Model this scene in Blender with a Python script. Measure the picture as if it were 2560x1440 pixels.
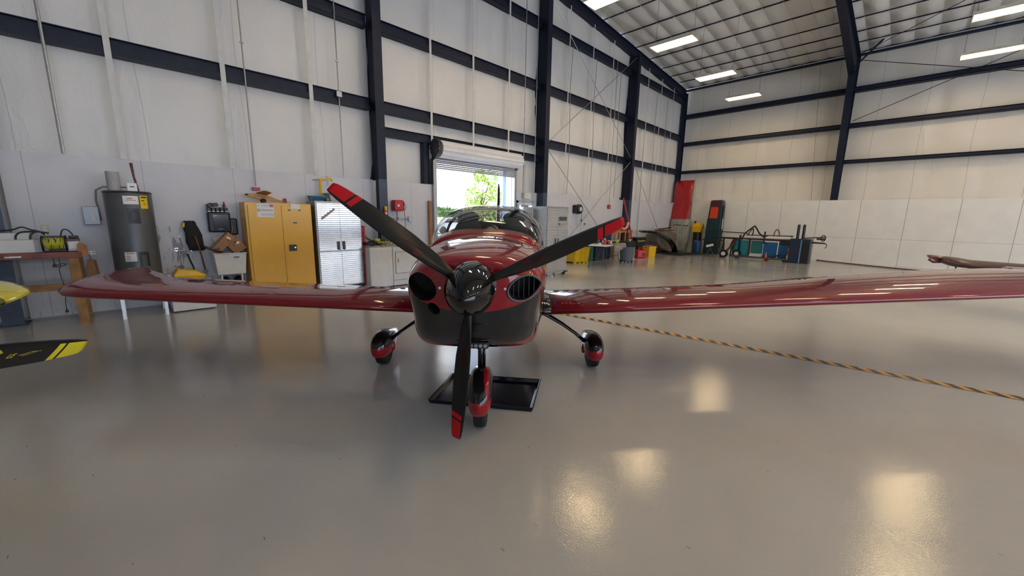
import bpy, bmesh, math, random
from mathutils import Vector, Matrix, Euler, noise
from math import sin, cos, pi, radians as rad
for o in list(bpy.data.objects): bpy.data.objects.remove(o)
S = bpy.context.scene
COL = S.collection
random.seed(7)

# ---------------------------------------------------------------- camera
cam_d = bpy.data.cameras.new('camera'); cam = bpy.data.objects.new('camera', cam_d); COL.objects.link(cam)
cam_d.sensor_width = 36.0; cam_d.lens = 972.0 / 2560.0 * 36.0; cam_d.clip_start = 0.05; cam_d.clip_end = 400
CX = Vector((0.7050, 0.7090, 0.0170)); CB = Vector((0.6950, -0.6960, 0.1810))   # right axis, backward axis
CB.normalize(); CX = (CX - CB * CX.dot(CB)).normalized(); CU = CB.cross(CX)
M4 = Matrix((CX, CU, CB)).transposed().to_4x4(); M4.translation = Vector((0, 0, 1.62))
cam.matrix_world = M4
S.camera = cam

# ---------------------------------------------------------------- view + world
S.view_settings.view_transform = 'Standard'; S.view_settings.look = 'None'
S.view_settings.gamma = 1.0; S.view_settings.use_curve_mapping = False
S.view_settings.exposure = 0.55
W = bpy.data.worlds.new('sky'); S.world = W; W.use_nodes = True
nt = W.node_tree; nt.nodes.clear()
wo = nt.nodes.new('ShaderNodeOutputWorld'); bg = nt.nodes.new('ShaderNodeBackground')
tc = nt.nodes.new('ShaderNodeTexCoord'); mp = nt.nodes.new('ShaderNodeMapping'); mp.inputs['Scale'].default_value = (1, 1, 2.6)
nz = nt.nodes.new('ShaderNodeTexNoise'); nz.inputs['Scale'].default_value = 5.5; nz.inputs['Detail'].default_value = 7; nz.inputs['Roughness'].default_value = .55
cr = nt.nodes.new('ShaderNodeValToRGB')
cr.color_ramp.elements[0].position = .40; cr.color_ramp.elements[0].color = (.36, .60, 1.0, 1)
cr.color_ramp.elements[1].position = .56; cr.color_ramp.elements[1].color = (1.0, 1.0, 1.0, 1)
e = cr.color_ramp.elements.new(.47); e.color = (.80, .86, .95, 1)
e = cr.color_ramp.elements.new(.70); e.color = (.86, .84, .86, 1)
nt.links.new(tc.outputs['Generated'], mp.inputs['Vector']); nt.links.new(mp.outputs[0], nz.inputs['Vector'])
nt.links.new(nz.outputs['Fac'], cr.inputs[0]); nt.links.new(cr.outputs[0], bg.inputs[0]); nt.links.new(bg.outputs[0], wo.inputs[0])
SKY_STRENGTH = 3.3
bg.inputs[1].default_value = SKY_STRENGTH
sun_d = bpy.data.lights.new('sun', 'SUN'); sun_d.energy = 3.0; sun_d.angle = rad(1.5); sun_d.color = (1.0, .95, .86)
sun = bpy.data.objects.new('sun', sun_d); COL.objects.link(sun); sun.rotation_euler = (rad(38), 0, rad(-25))
LAMP_POWER = 21.0

# ---------------------------------------------------------------- materials
MATS = {}
def mat(name, col, rough=.5, metal=0., coat=0., spec=.5, noise_s=0, noise_a=0., bump=0., bump_s=60, trans=0, emis=None, es=0, sheen=0, coatr=.03, col2=None):
    if name in MATS: return MATS[name]
    m = bpy.data.materials.new(name); m.use_nodes = True; n = m.node_tree; b = n.nodes['Principled BSDF']
    b.inputs['Base Color'].default_value = (*col, 1); b.inputs['Roughness'].default_value = rough
    b.inputs['Metallic'].default_value = metal; b.inputs['Coat Weight'].default_value = coat; b.inputs['Coat Roughness'].default_value = coatr
    b.inputs['Specular IOR Level'].default_value = spec; b.inputs['Transmission Weight'].default_value = trans
    if emis: b.inputs['Emission Color'].default_value = (*emis, 1); b.inputs['Emission Strength'].default_value = es
    t = n.nodes.new('ShaderNodeTexCoord')
    s = n.nodes.new('ShaderNodeTexNoise'); s.inputs['Scale'].default_value = noise_s or 8; s.inputs['Detail'].default_value = 6
    n.links.new(t.outputs['Object'], s.inputs['Vector'])
    a = noise_a or .06
    r = n.nodes.new('ShaderNodeValToRGB'); r.color_ramp.elements[0].position = .3; r.color_ramp.elements[1].position = .7
    c2 = col2 or tuple(c * (1 - a * 2) for c in col)
    r.color_ramp.elements[0].color = (*c2, 1); r.color_ramp.elements[1].color = (*[min(1, c * (1 + a * .5)) for c in col], 1)
    n.links.new(s.outputs['Fac'], r.inputs[0]); n.links.new(r.outputs[0], b.inputs['Base Color'])
    if bump:
        q = n.nodes.new('ShaderNodeTexNoise'); q.inputs['Scale'].default_value = bump_s; q.inputs['Detail'].default_value = 4
        n.links.new(t.outputs['Object'], q.inputs['Vector'])
        u = n.nodes.new('ShaderNodeBump'); u.inputs['Strength'].default_value = bump; u.inputs['Distance'].default_value = .01
        n.links.new(q.outputs['Fac'], u.inputs['Height']); n.links.new(u.outputs[0], b.inputs['Normal'])
    MATS[name] = m; return m
def nd(m, kind, **kw):
    x = m.node_tree.nodes.new(kind)
    for k, v in kw.items(): setattr(x, k, v)
    return x
def mth(m, op, a, b=None, c=None):
    x = nd(m, 'ShaderNodeMath', operation=op)
    for i, v in enumerate((a, b, c)):
        if v is None: continue
        if isinstance(v, (int, float)): x.inputs[i].default_value = v
        else: m.node_tree.links.new(v, x.inputs[i])
    return x.outputs[0]
def mixc(m, f, c1, c2):
    x = nd(m, 'ShaderNodeMix', data_type='RGBA'); L = m.node_tree.links
    L.new(f, x.inputs[0])
    for i, c in ((6, c1), (7, c2)):
        if isinstance(c, tuple): x.inputs[i].default_value = (*c, 1)
        else: L.new(c, x.inputs[i])
    return x.outputs[2]
def bsdf(m): return m.node_tree.nodes['Principled BSDF']
def objxyz(m, which='Object'):
    t = nd(m, 'ShaderNodeTexCoord'); s = nd(m, 'ShaderNodeSeparateXYZ'); m.node_tree.links.new(t.outputs[which], s.inputs[0]); return s.outputs

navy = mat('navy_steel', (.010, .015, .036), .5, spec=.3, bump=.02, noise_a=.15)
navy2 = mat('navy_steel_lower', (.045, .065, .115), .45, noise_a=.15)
white_strap = mat('white_strap', (.62, .62, .60), .45)
galv = mat('galvanised', (.42, .43, .44), .38, .8, noise_s=30, noise_a=.1)
steel = mat('stainless', (.62, .63, .64), .24, 1.0, noise_s=3, noise_a=.05)
chrome = mat('chrome', (.8, .8, .82), .1, 1.0)
grey_paint = mat('grey_paint', (.30, .29, .27), .4)
black = mat('black_plastic', (.012, .012, .013), .4)
rubber = mat('rubber', (.010, .010, .011), .7, bump=.05)
blackgloss = mat('black_gloss', (.004, .004, .005), .045)
blade_black = mat('blade_black', (.012, .012, .012), .28)
red_gloss = mat('red_gloss_paint', (.27, .004, .012), .4, coat=1, spec=.1, noise_a=.02)
red_plastic = mat('red_plastic', (.50, .012, .015), .35)
white_plastic = mat('white_plastic', (.72, .71, .69), .4, noise_a=.04)
white_enamel = mat('white_enamel', (.74, .74, .76), .3, noise_a=.03)
yellow_plastic = mat('yellow_plastic', (.80, .50, .012), .35)
wood = mat('wood', (.42, .21, .07), .55, noise_s=5, noise_a=.25, bump=.1)
wood_red = mat('wood_red', (.25, .07, .045), .5, noise_s=6, noise_a=.25)
wood_or = mat('wood_orange', (.48, .17, .04), .5, noise_s=6, noise_a=.2)
cardboard = mat('cardboard', (.36, .18, .085), .8, noise_a=.06)
paper = mat('paper', (.80, .78, .76), .7, noise_a=.03)
blue_plastic = mat('blue_plastic', (.02, .17, .30), .4)
blue_dark = mat('blue_dark', (.010, .022, .055), .4)
green_plastic = mat('green_plastic', (.01, .13, .06), .45)
tan = mat('tan_leather', (.42, .33, .26), .6)
greydark = mat('grey_dark', (.06, .062, .066), .35, noise_a=.05)
orange = mat('orange', (.75, .12, .02), .4)
cream = mat('cream_plastic', (.60, .55, .42), .5)
cloth_black = mat('cloth_black', (.018, .019, .018), .9, bump=.4, bump_s=25)

# insulation on the walls
def insul(name, col, seam=None):
    m = mat(name, col, .42, noise_s=.9, noise_a=.025, bump=.22, bump_s=70)
    L = m.node_tree.links; b = bsdf(m); prev = b.inputs['Normal'].links[0].from_socket
    t = nd(m, 'ShaderNodeTexCoord'); mp = nd(m, 'ShaderNodeMapping'); mp.inputs['Scale'].default_value = (2.4, 2.4, .9); mp.inputs['Rotation'].default_value = (.5, 0, 0)
    q = nd(m, 'ShaderNodeTexNoise'); q.inputs['Scale'].default_value = 2.2; q.inputs['Detail'].default_value = 5; q.inputs['Distortion'].default_value = .6
    L.new(t.outputs['Object'], mp.inputs[0]); L.new(mp.outputs[0], q.inputs['Vector'])
    rg = mth(m, 'POWER', mth(m, 'SUBTRACT', 1.0, mth(m, 'ABSOLUTE', mth(m, 'MULTIPLY', mth(m, 'SUBTRACT', q.outputs['Fac'], .5), 3.0))), 9.0)
    u = nd(m, 'ShaderNodeBump'); u.inputs['Strength'].default_value = .15; u.inputs['Distance'].default_value = .02
    L.new(rg, u.inputs['Height']); L.new(prev, u.inputs['Normal']); L.new(u.outputs[0], b.inputs['Normal'])
    return m
ins_left = insul('insulation_white', (.70, .69, .68))
ins_back = insul('insulation_cream', (.75, .72, .67))
ins_roof = insul('insulation_grey', (.76, .755, .74))
def seamed(m, axis, period, off, k):
    b = bsdf(m); src = b.inputs['Base Color'].links[0].from_socket; X = objxyz(m)
    wob = mth(m, 'MULTIPLY', mth(m, 'SINE', mth(m, 'MULTIPLY', X[2], 1.7)), .03)
    f = mth(m, 'FRACT', mth(m, 'DIVIDE', mth(m, 'SUBTRACT', mth(m, 'ADD', X[axis], wob), off), period))
    ln = mth(m, 'LESS_THAN', f, .014 / period)
    m.node_tree.links.new(mixc(m, mth(m, 'MULTIPLY', ln, k), src, (.20, .19, .18)), b.inputs['Base Color'])
seamed(ins_back, 0, 1.32, -4.09 - 1.32 * 10, .5); seamed(ins_left, 1, 1.40, -.95 - 14, .30)
def wains(name, col, period, off, axis, zline=None, scuff=.5):
    m = mat(name, col, .5, noise_s=2.5, noise_a=.03, bump=.12, bump_s=90)
    b = bsdf(m); L = m.node_tree.links; src = b.inputs['Base Color'].links[0].from_socket
    X = objxyz(m); c = X[axis]
    f = mth(m, 'FRACT', mth(m, 'DIVIDE', mth(m, 'SUBTRACT', c, off), period))
    ln = mth(m, 'LESS_THAN', f, (.014 if zline else .008) / period)
    if zline:
        ln = mth(m, 'MAXIMUM', ln, mth(m, 'LESS_THAN', mth(m, 'ABSOLUTE', mth(m, 'SUBTRACT', X[2], zline)), .004))
    col1 = mixc(m, mth(m, 'MULTIPLY', ln, .75 if zline else .5), src, (.12, .12, .12))
    # scuffs near the bottom and drip marks
    t = nd(m, 'ShaderNodeTexCoord'); mp = nd(m, 'ShaderNodeMapping'); mp.inputs['Scale'].default_value = (12, 12, 1.6)
    n2 = nd(m, 'ShaderNodeTexNoise'); n2.inputs['Scale'].default_value = 2.2; n2.inputs['Detail'].default_value = 8; n2.inputs['Roughness'].default_value = .7
    L.new(t.outputs['Object'], mp.inputs[0]); L.new(mp.outputs[0], n2.inputs['Vector'])
    sp = mth(m, 'GREATER_THAN', n2.outputs['Fac'], .60)
    low = mth(m, 'SUBTRACT', 1.0, mth(m, 'MULTIPLY', X[2], .55)); low = mth(m, 'MAXIMUM', low, 0)
    c2 = mixc(m, mth(m, 'MULTIPLY', mth(m, 'MULTIPLY', sp, low), scuff), col1, (.22, .21, .21))
    if scuff > .3:   # black paint wear around the faucet
        n4 = nd(m, 'ShaderNodeTexNoise'); n4.inputs['Scale'].default_value = 3.0; n4.inputs['Detail'].default_value = 5; n4.inputs['Roughness'].default_value = .6
        m2 = nd(m, 'ShaderNodeMapping'); m2.inputs['Scale'].default_value = (8, 8, 1.3); m2.inputs['Location'].default_value = (3, 1, 2); L.new(t.outputs['Object'], m2.inputs[0]); L.new(m2.outputs[0], n4.inputs['Vector'])
        reg = mth(m, 'SUBTRACT', .17, mth(m, 'ADD', mth(m, 'POWER', mth(m, 'ABSOLUTE', mth(m, 'SUBTRACT', X[1], .60)), 2.0), mth(m, 'MULTIPLY', mth(m, 'POWER', mth(m, 'ABSOLUTE', mth(m, 'SUBTRACT', X[2], .95)), 2.0), .35)))
        wear = mth(m, 'GREATER_THAN', mth(m, 'ADD', n4.outputs['Fac'], mth(m, 'MULTIPLY', reg, .9)), .70)
        c2 = mixc(m, mth(m, 'MULTIPLY', mth(m, 'MULTIPLY', wear, mth(m, 'GREATER_THAN', reg, 0.0)), .65), c2, (.10, .10, .10))
    L.new(c2, b.inputs['Base Color']); return m
wains_left = wains('painted_plywood_blue_grey', (.60, .60, .64), 1.22, .35, 1)
wains_back = wains('painted_plywood_white', (.78, .78, .77), 1.32, -1.42 - 1.32 * 10, 0, 1.0, .1)

# floor
fl = mat('epoxy_floor', (.50, .49, .475), .13, noise_s=.7, noise_a=.05, spec=.55)
b = bsdf(fl); L = fl.node_tree.links
t = nd(fl, 'ShaderNodeTexCoord')
n1 = nd(fl, 'ShaderNodeTexNoise'); n1.inputs['Scale'].default_value = .55; n1.inputs['Detail'].default_value = 5; L.new(t.outputs['Object'], n1.inputs['Vector'])
r1 = nd(fl, 'ShaderNodeMapRange'); r1.inputs['From Min'].default_value = .3; r1.inputs['From Max'].default_value = .7; r1.inputs['To Min'].default_value = .06; r1.inputs['To Max'].default_value = .12
L.new(n1.outputs['Fac'], r1.inputs[0]); L.new(r1.outputs[0], b.inputs['Roughness'])
n2 = nd(fl, 'ShaderNodeTexNoise'); n2.inputs['Scale'].default_value = 110; n2.inputs['Detail'].default_value = 2; L.new(t.outputs['Object'], n2.inputs['Vector'])
n3 = nd(fl, 'ShaderNodeTexNoise'); n3.inputs['Scale'].default_value = 3; L.new(t.outputs['Object'], n3.inputs['Vector'])
h = mth(fl, 'ADD', mth(fl, 'MULTIPLY', n2.outputs['Fac'], .22), mth(fl, 'MULTIPLY', n3.outputs['Fac'], .6))
bu = nd(fl, 'ShaderNodeBump'); bu.inputs['Strength'].default_value = .42; bu.inputs['Distance'].default_value = .006
L.new(h, bu.inputs['Height']); L.new(bu.outputs[0], b.inputs['Normal'])
# thin scuffs
mp = nd(fl, 'ShaderNodeMapping'); mp.inputs['Scale'].default_value = (1.3, 6, 1); mp.inputs['Rotation'].default_value = (0, 0, .6)
v = nd(fl, 'ShaderNodeTexVoronoi'); v.inputs['Scale'].default_value = 1.8; L.new(t.outputs['Object'], mp.inputs[0]); L.new(mp.outputs[0], v.inputs['Vector'])
sc = mth(fl, 'LESS_THAN', v.outputs['Distance'], .035)
src = b.inputs['Base Color'].links[0].from_socket
L.new(mixc(fl, mth(fl, 'MULTIPLY', sc, .55), src, (.10, .09, .08)), b.inputs['Base Color'])

# hazard tape
tape_m = mat('hazard_tape', (.8, .42, .06), .4)
X = objxyz(tape_m); f = mth(tape_m, 'FRACT', mth(tape_m, 'MULTIPLY', mth(tape_m, 'ADD', mth(tape_m, 'MULTIPLY', X[0], .89), mth(tape_m, 'MULTIPLY', X[1], .75)), 1 / .146))
tape_m.node_tree.links.new(mixc(tape_m, mth(tape_m, 'LESS_THAN', f, .5), (.72, .38, .06), (.035, .037, .04)), bsdf(tape_m).inputs['Base Color'])

# clear canopy
def clear(name, tint, gloss=.0):
    m = bpy.data.materials.new(name); m.use_nodes = True; n = m.node_tree; n.nodes.clear()
    o = n.nodes.new('ShaderNodeOutputMaterial'); mx = n.nodes.new('ShaderNodeMixShader'); tr = n.nodes.new('ShaderNodeBsdfTransparent')
    gl = n.nodes.new('ShaderNodeBsdfGlossy'); fr = n.nodes.new('ShaderNodeLayerWeight'); fr.inputs[0].default_value = .5; pw = n.nodes.new('ShaderNodeMath'); pw.operation = 'POWER'; pw.inputs[1].default_value = 4.0; n.links.new(fr.outputs['Facing'], pw.inputs[0])
    tr.inputs[0].default_value = (*tint, 1); gl.inputs['Roughness'].default_value = .02
    s = n.nodes.new('ShaderNodeTexNoise'); s.inputs['Scale'].default_value = 2
    ad = n.nodes.new('ShaderNodeMath'); ad.operation = 'MULTIPLY_ADD'; ad.inputs[1].default_value = .9; ad.inputs[2].default_value = gloss
    n.links.new(pw.outputs[0], ad.inputs[0]); n.links.new(ad.outputs[0], mx.inputs[0])
    n.links.new(tr.outputs[0], mx.inputs[1]); n.links.new(gl.outputs[0], mx.inputs[2]); n.links.new(mx.outputs[0], o.inputs[0]); return m
canopy_glass = clear('canopy_acrylic', (.86, .88, .87), .05)
clear_plastic = clear('clear_plastic', (.70, .70, .70), .08)

# ---------------------------------------------------------------- mesh builder
class MB:
    def __init__(s): s.v = []; s.f = []
    def add(s, vs, fs, M=None):
        k = len(s.v)
        for p in vs:
            p = Vector(p); s.v.append(tuple(M @ p) if M else tuple(p))
        s.f += [tuple(k + i for i in q) for q in fs]; return s
    def box(s, c, d, rot=None):
        x, y, z = d[0] / 2, d[1] / 2, d[2] / 2
        vs = [(-x, -y, -z), (x, -y, -z), (x, y, -z), (-x, y, -z), (-x, -y, z), (x, -y, z), (x, y, z), (-x, y, z)]
        M = Matrix.Translation(c) @ (Euler(rot).to_matrix().to_4x4() if rot else Matrix())
        return s.add(vs, [(0, 3, 2, 1), (4, 5, 6, 7), (0, 1, 5, 4), (1, 2, 6, 5), (2, 3, 7, 6), (3, 0, 4, 7)], M)
    def b2(s, a, b):
        return s.box([(a[i] + b[i]) / 2 for i in range(3)], [abs(b[i] - a[i]) for i in range(3)])
    def bar(s, p, q, w, h=None, up=(0, 0, 1)):
        p = Vector(p); q = Vector(q); h = h or w; d = (q - p); l = d.length; d.normalize(); u = Vector(up)
        if abs(d.dot(u)) > .98: u = Vector((1, 0, 0))
        a = d.cross(u).normalized(); u = a.cross(d)
        M = Matrix((a, d, u)).transposed().to_4x4(); M.translation = (p + q) / 2
        x, y, z = w / 2, l / 2, h / 2
        vs = [(-x, -y, -z), (x, -y, -z), (x, y, -z), (-x, y, -z), (-x, -y, z), (x, -y, z), (x, y, z), (-x, y, z)]
        return s.add(vs, [(0, 3, 2, 1), (4, 5, 6, 7), (0, 1, 5, 4), (1, 2, 6, 5), (2, 3, 7, 6), (3, 0, 4, 7)], M)
    def tube(s, pts, r, n=8, rs=None):
        pts = [Vector(p) for p in pts]; rings = []; a = None
        for i, p in enumerate(pts):
            d = (pts[min(i + 1, len(pts) - 1)] - pts[max(i - 1, 0)]).normalized()
            if a is None:
                u = Vector((0, 0, 1)) if abs(d.z) < .9 else Vector((1, 0, 0)); a = d.cross(u).normalized()
            else: a = (a - d * a.dot(d)).normalized()
            b = d.cross(a); R = rs[i] if rs else r
            rings.append([p + (a * cos(2 * pi * k / n) + b * sin(2 * pi * k / n)) * R for k in range(n)])
        return s.loft(rings)
    def loft(s, rings, cap=True, closed=True):
        n = len(rings[0]); vs = [p for r in rings for p in r]; fs = []
        for i in range(len(rings) - 1):
            for k in range(n if closed else n - 1):
                k2 = (k + 1) % n; fs.append((i * n + k, i * n + k2, (i + 1) * n + k2, (i + 1) * n + k))
        if cap and closed: fs.append(tuple(range(n))[::-1]); fs.append(tuple((len(rings) - 1) * n + k for k in range(n)))
        return s.add(vs, fs)
    def lathe(s, prof, c=(0, 0, 0), n=24, axis='z'):
        rings = []
        for r, h in prof:
            ring = []
            for k in range(n):
                a = 2 * pi * k / n; x, y = max(r, .0004) * cos(a), max(r, .0004) * sin(a)
                p = (x, y, h) if axis == 'z' else ((x, h, y) if axis == 'y' else (h, x, y))
                ring.append((p[0] + c[0], p[1] + c[1], p[2] + c[2]))
            rings.append(ring)
        return s.loft(rings)
    def cyl(s, c, r, h, axis='z', n=20): return s.lathe([(r, -h / 2), (r, h / 2)], c, n, axis)
    def prism(s, pts, y0, y1, plane='xz'):
        def P(p, h): return {'xz': (p[0], h, p[1]), 'xy': (p[0], p[1], h), 'yz': (h, p[0], p[1])}[plane]
        n = len(pts); vs = [P(p, y0) for p in pts] + [P(p, y1) for p in pts]
        fs = [tuple(range(n))[::-1], tuple(range(n, 2 * n))] + [(k, (k + 1) % n, n + (k + 1) % n, n + k) for k in range(n)]
        return s.add(vs, fs)
    def ell(s, c, r, nu=20, nv=12, f=None):
        rings = []
        for i in range(nv + 1):
            t = pi * i / nv; rr = max(sin(t), .002)
            rings.append([(c[0] + r[0] * rr * cos(2 * pi * k / nu), c[1] + r[1] * rr * sin(2 * pi * k / nu), c[2] - r[2] * cos(t)) for k in range(nu)])
        return s.loft(rings)
    def build(s, name, m, parent=None, smooth=False, bevel=0, label=None, sub=0, seg=2):
        me = bpy.data.meshes.new(name); me.from_pydata([tuple(v) for v in s.v], [], s.f); me.update()
        bm = bmesh.new(); bm.from_mesh(me); bmesh.ops.recalc_face_normals(bm, faces=bm.faces); bm.to_mesh(me); bm.free()
        if m: me.materials.append(m)
        o = bpy.data.objects.new(name, me); COL.objects.link(o)
        if parent: o.parent = parent
        if smooth:
            me.polygons.foreach_set('use_smooth', [True] * len(me.polygons))
            if smooth != 'all':
                bm = bmesh.new(); bm.from_mesh(me)
                for ed in bm.edges:
                    if len(ed.link_faces) == 2 and ed.calc_face_angle(0) > rad(38): ed.smooth = False
                bm.to_mesh(me); bm.free()
        if bevel:
            q = o.modifiers.new('bevel', 'BEVEL'); q.width = bevel; q.segments = seg; q.limit_method = 'ANGLE'; q.angle_limit = rad(40)
        if sub:
            q = o.modifiers.new('sub', 'SUBSURF'); q.levels = sub; q.render_levels = sub
        if label: o['label'] = label
        return o
def tag(o, label, cat, group=None, kind=None):
    o['label'] = label; o['category'] = cat
    if group: o['group'] = group
    if kind: o['kind'] = kind
    return o
def thing(name, label, cat, loc=(0, 0, 0), rz=0, group=None):
    o = bpy.data.objects.new(name, None); COL.objects.link(o); o.location = loc; o.rotation_euler = (0, 0, rad(rz)); o.empty_display_size = .1
    return tag(o, label, cat, group)
def struct(o): o['kind'] = 'structure'; return o
def copy_tree(o, parent=None):
    c = o.copy(); COL.objects.link(c); c.parent = parent
    for ch in list(o.children): copy_tree(ch, c)
    return c
def text_mesh(s, size, name, m, parent, loc, rot, ext=.0005, align='CENTER', shear=0, label=None, sx=1):
    cu = bpy.data.curves.new(name, 'FONT'); cu.body = s; cu.size = size; cu.extrude = ext; cu.align_x = align; cu.align_y = 'CENTER'; cu.shear = shear
    t = bpy.data.objects.new(name, cu); COL.objects.link(t)
    me = bpy.data.meshes.new_from_object(t.evaluated_get(bpy.context.evaluated_depsgraph_get())); bpy.data.objects.remove(t)
    me.materials.clear(); me.materials.append(m)
    o = bpy.data.objects.new(name, me); COL.objects.link(o); o.parent = parent; o.location = loc; o.rotation_euler = rot; o.scale = (sx, 1, 1)
    if label: o['label'] = label
    return o
XW = -8.85     # face of the left wall's plywood
def onwall(name, label, cat, y, d=0.0, z=0.0, group=None):
    """a thing against the left wall: local x runs along the wall, local -y faces the room"""
    return thing(name, label, cat, (XW + d, y, z), 90, group)
# ================================================================ setting
def roofz(y): return 8.05 + .083 * (21.2 - y)
YB = 21.25; XR = 15.5; YF = -12.0
f = MB().b2((-9.3, YF - .3, -.12), (XR + .2, YB + .5, 0)).build('floor', fl); struct(f)
# left wall insulation: pillows between girts and straps
girts = [0, 2.4, 4.03, 5.70, 7.50, 9.3, 11.5]
straps = [-8.3, -6.9, -5.5, -4.1, -2.7, -1.2, .17, 1.58, 3.02, 4.35, 5.85, 7.2, 8.55, 10.03, 11.35, 12.75, 14.1, 15.68, 17.0, 18.3, 19.6, 21.25]
def span(v, a):
    for i in range(len(a) - 1):
        if a[i] <= v <= a[i + 1]: return (v - a[i]) / (a[i + 1] - a[i])
    return 0
def grid(n, m, fn):
    g = MB(); g.v = [fn(i / n, j / m) for j in range(m + 1) for i in range(n + 1)]
    g.f = [(j * (n + 1) + i, j * (n + 1) + i + 1, (j + 1) * (n + 1) + i + 1, (j + 1) * (n + 1) + i) for j in range(m) for i in range(n)]
    return g
def wl(y, z):
    u = span(y, straps); v = span(z, girts)
    bulge = .055 * (max(0, sin(pi * u)) ** .6) * (max(0, sin(pi * v)) ** .5)
    wr = noise.noise(Vector((y * 2.3, z * .45, 3))) * .022 + noise.noise(Vector((y * 7 + z * 1.2, z * 1.6, 1))) * .006
    fold = .02 * math.exp(-((y - (math.floor(y / 1.4) * 1.4 + .45 + .05 * sin(z * 2))) / .03) ** 2)
    return (-9.03 + bulge * .8 + wr + fold, y, z)
OY0, OY1, OZ = 5.93, 8.82, 3.05      # roller door opening
def piece(name, y0, y1, z0, z1, n, m):
    return grid(n, m, lambda i, j: wl(y0 + (y1 - y0) * i, z0 + (min(z1, roofz(y0 + (y1 - y0) * i)) - z0) * j))
w = piece('', YF, OY0, 0, 12, 260, 140)
for a in (piece('', OY0, OY1, OZ, 12, 50, 100), piece('', OY1, YB, 0, 12, 200, 140)): w.add(a.v, a.f)
struct(w.build('wall_left', ins_left, smooth='all'))
shell = MB().b2((-9.3, YF, 0), (-9.16, OY0, 7.5)).b2((-9.3, OY1, 0), (-9.16, YB, 7.5)).b2((-9.3, OY0, OZ), (-9.16, OY1, 7.5))
struct(shell.build('wall_left_cladding', mat('blue_cladding', (.16, .30, .62), .5)))
# plywood wainscot, notched round the columns
pw = MB(); cols = [-1.2, 4.35, 10.03, 15.68]
edges = [YF]
for c in cols: edges += [c - .10, c + .12]
edges += [YB - .1]
for a, b_ in zip(edges[::2], edges[1::2]):
    segs = [(a, b_)]
    if a < OY0 < b_: segs = [(a, OY0 - .08), (OY1 + .05, 9.02 - .04), (9.84, b_)]
    for p, q in segs: pw.b2((XW - .02, p, .03), (XW, q, 2.40))
pw.b2((XW - .02, 8.98, 2.14), (XW, 9.84, 2.40))
struct(pw.build('trim_1', wains_left)); bpy.data.objects['trim_1']['label'] = 'blue grey painted plywood wainscot'
struct(MB().b2((XW - .03, YF, 0), (XW - .005, OY0 - .08, .03)).b2((XW - .03, 9.84, 0), (XW - .005, YB, .03)).build('baseboard_left', grey_paint))
# back wall
xs_b = [-9.0 + 1.32 * k for k in range(20)]; gz_b = [0, 2.5, 4.02, 5.41, 6.75, 8.06]
def wb(x, z):
    u = span(x, xs_b); v = span(z, gz_b)
    return (x, YB + .14 - .04 * (max(0, sin(pi * u)) ** .5) * (max(0, sin(pi * v)) ** .4) + noise.noise(Vector((x * 2.2, z * .5, 9))) * .014, z)
struct(grid(260, 80, lambda i, j: wb(-9.1 + (XR + 9.1) * i, 8.2 * j)).build('wall_back', ins_back, smooth='all'))
struct(MB().b2((-9.0, YB - .37, .0), (XR, YB - .35, 2.50)).b2((-9.0, YB - .35, 2.48), (XR, YB + .1, 2.50)).build('trim_2', wains_back)); bpy.data.objects['trim_2']['label'] = 'white painted panel wainscot'
# front and right walls, out of the picture, close the room; the right one holds the open hangar doorway
struct(MB().b2((-9.2, YF - .15, 0), (XR, YF, 11.2)).build('wall_front', ins_left))
rw = MB().b2((XR, YF, 0), (XR + .15, -8.5, 11)).b2((XR, 18.5, 0), (XR + .15, YB + .2, 8.4)).b2((XR, -8.5, 5.2), (XR + .15, 18.5, 11))
struct(rw.build('wall_right', ins_left))
# roof insulation: tufted quilt between purlins
pur = [21.2, 20.3, 19.4, 18.4, 17.25, 16.0, 14.78, 13.5, 12.3, 11.05, 9.8, 8.55, 7.3, 6.05, 4.8, 3.55, 2.3, 1.05, -.2, -1.45, -2.7, -3.95, -5.2, -6.45, -7.7, -8.95, -10.2, -11.5, -12.2][::-1]
seams = [-9.3 + .61 * k for k in range(43)]
def rf(x, y):
    u = span(x, seams); v = span(y, pur)
    r_ = random.Random(int((x + 9.3) / .61) * 131 + int(v * 0 + sum(1 for p in pur if p < y)) * 17).uniform(.7, 1.25)
    d = .13 * r_ * (1 - abs(2 * u - 1) ** 1.15) * (1 - abs(2 * v - 1) ** 2)
    return (x, y, roofz(y) + .12 - d)
ceil = MB(); NX = 43 * 5; ys = []
for i in range(len(pur) - 1):
    for k in range(6): ys.append(pur[i] + (pur[i + 1] - pur[i]) * k / 6)
ys.append(pur[-1] + .1)
ceil.v = [rf(-9.3 + .61 * i / 5, y) for y in ys for i in range(NX)]
ceil.f = [(j * NX + i, j * NX + i + 1, (j + 1) * NX + i + 1, (j + 1) * NX + i) for j in range(len(ys) - 1) for i in range(NX - 1)]
cl = struct(ceil.build('ceiling', ins_roof, smooth='all'))
for e_ in cl.data.edges:
    a_, b_ = e_.vertices; (ia, ja), (ib, jb) = (a_ % NX, a_ // NX), (b_ % NX, b_ // NX)
    if (ia == ib and ia % 5 == 0) or (ja == jb and ja % 6 == 0): e_.use_edge_sharp = True
struct(MB().add([(-9.5, YF, roofz(YF) + .35), (XR + .3, YF, roofz(YF) + .35), (XR + .3, YB + .3, roofz(YB) + .35), (-9.5, YB + .3, roofz(YB) + .35)], [(0, 1, 2, 3)]).build('ceiling_roof_sheet', galv))
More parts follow.
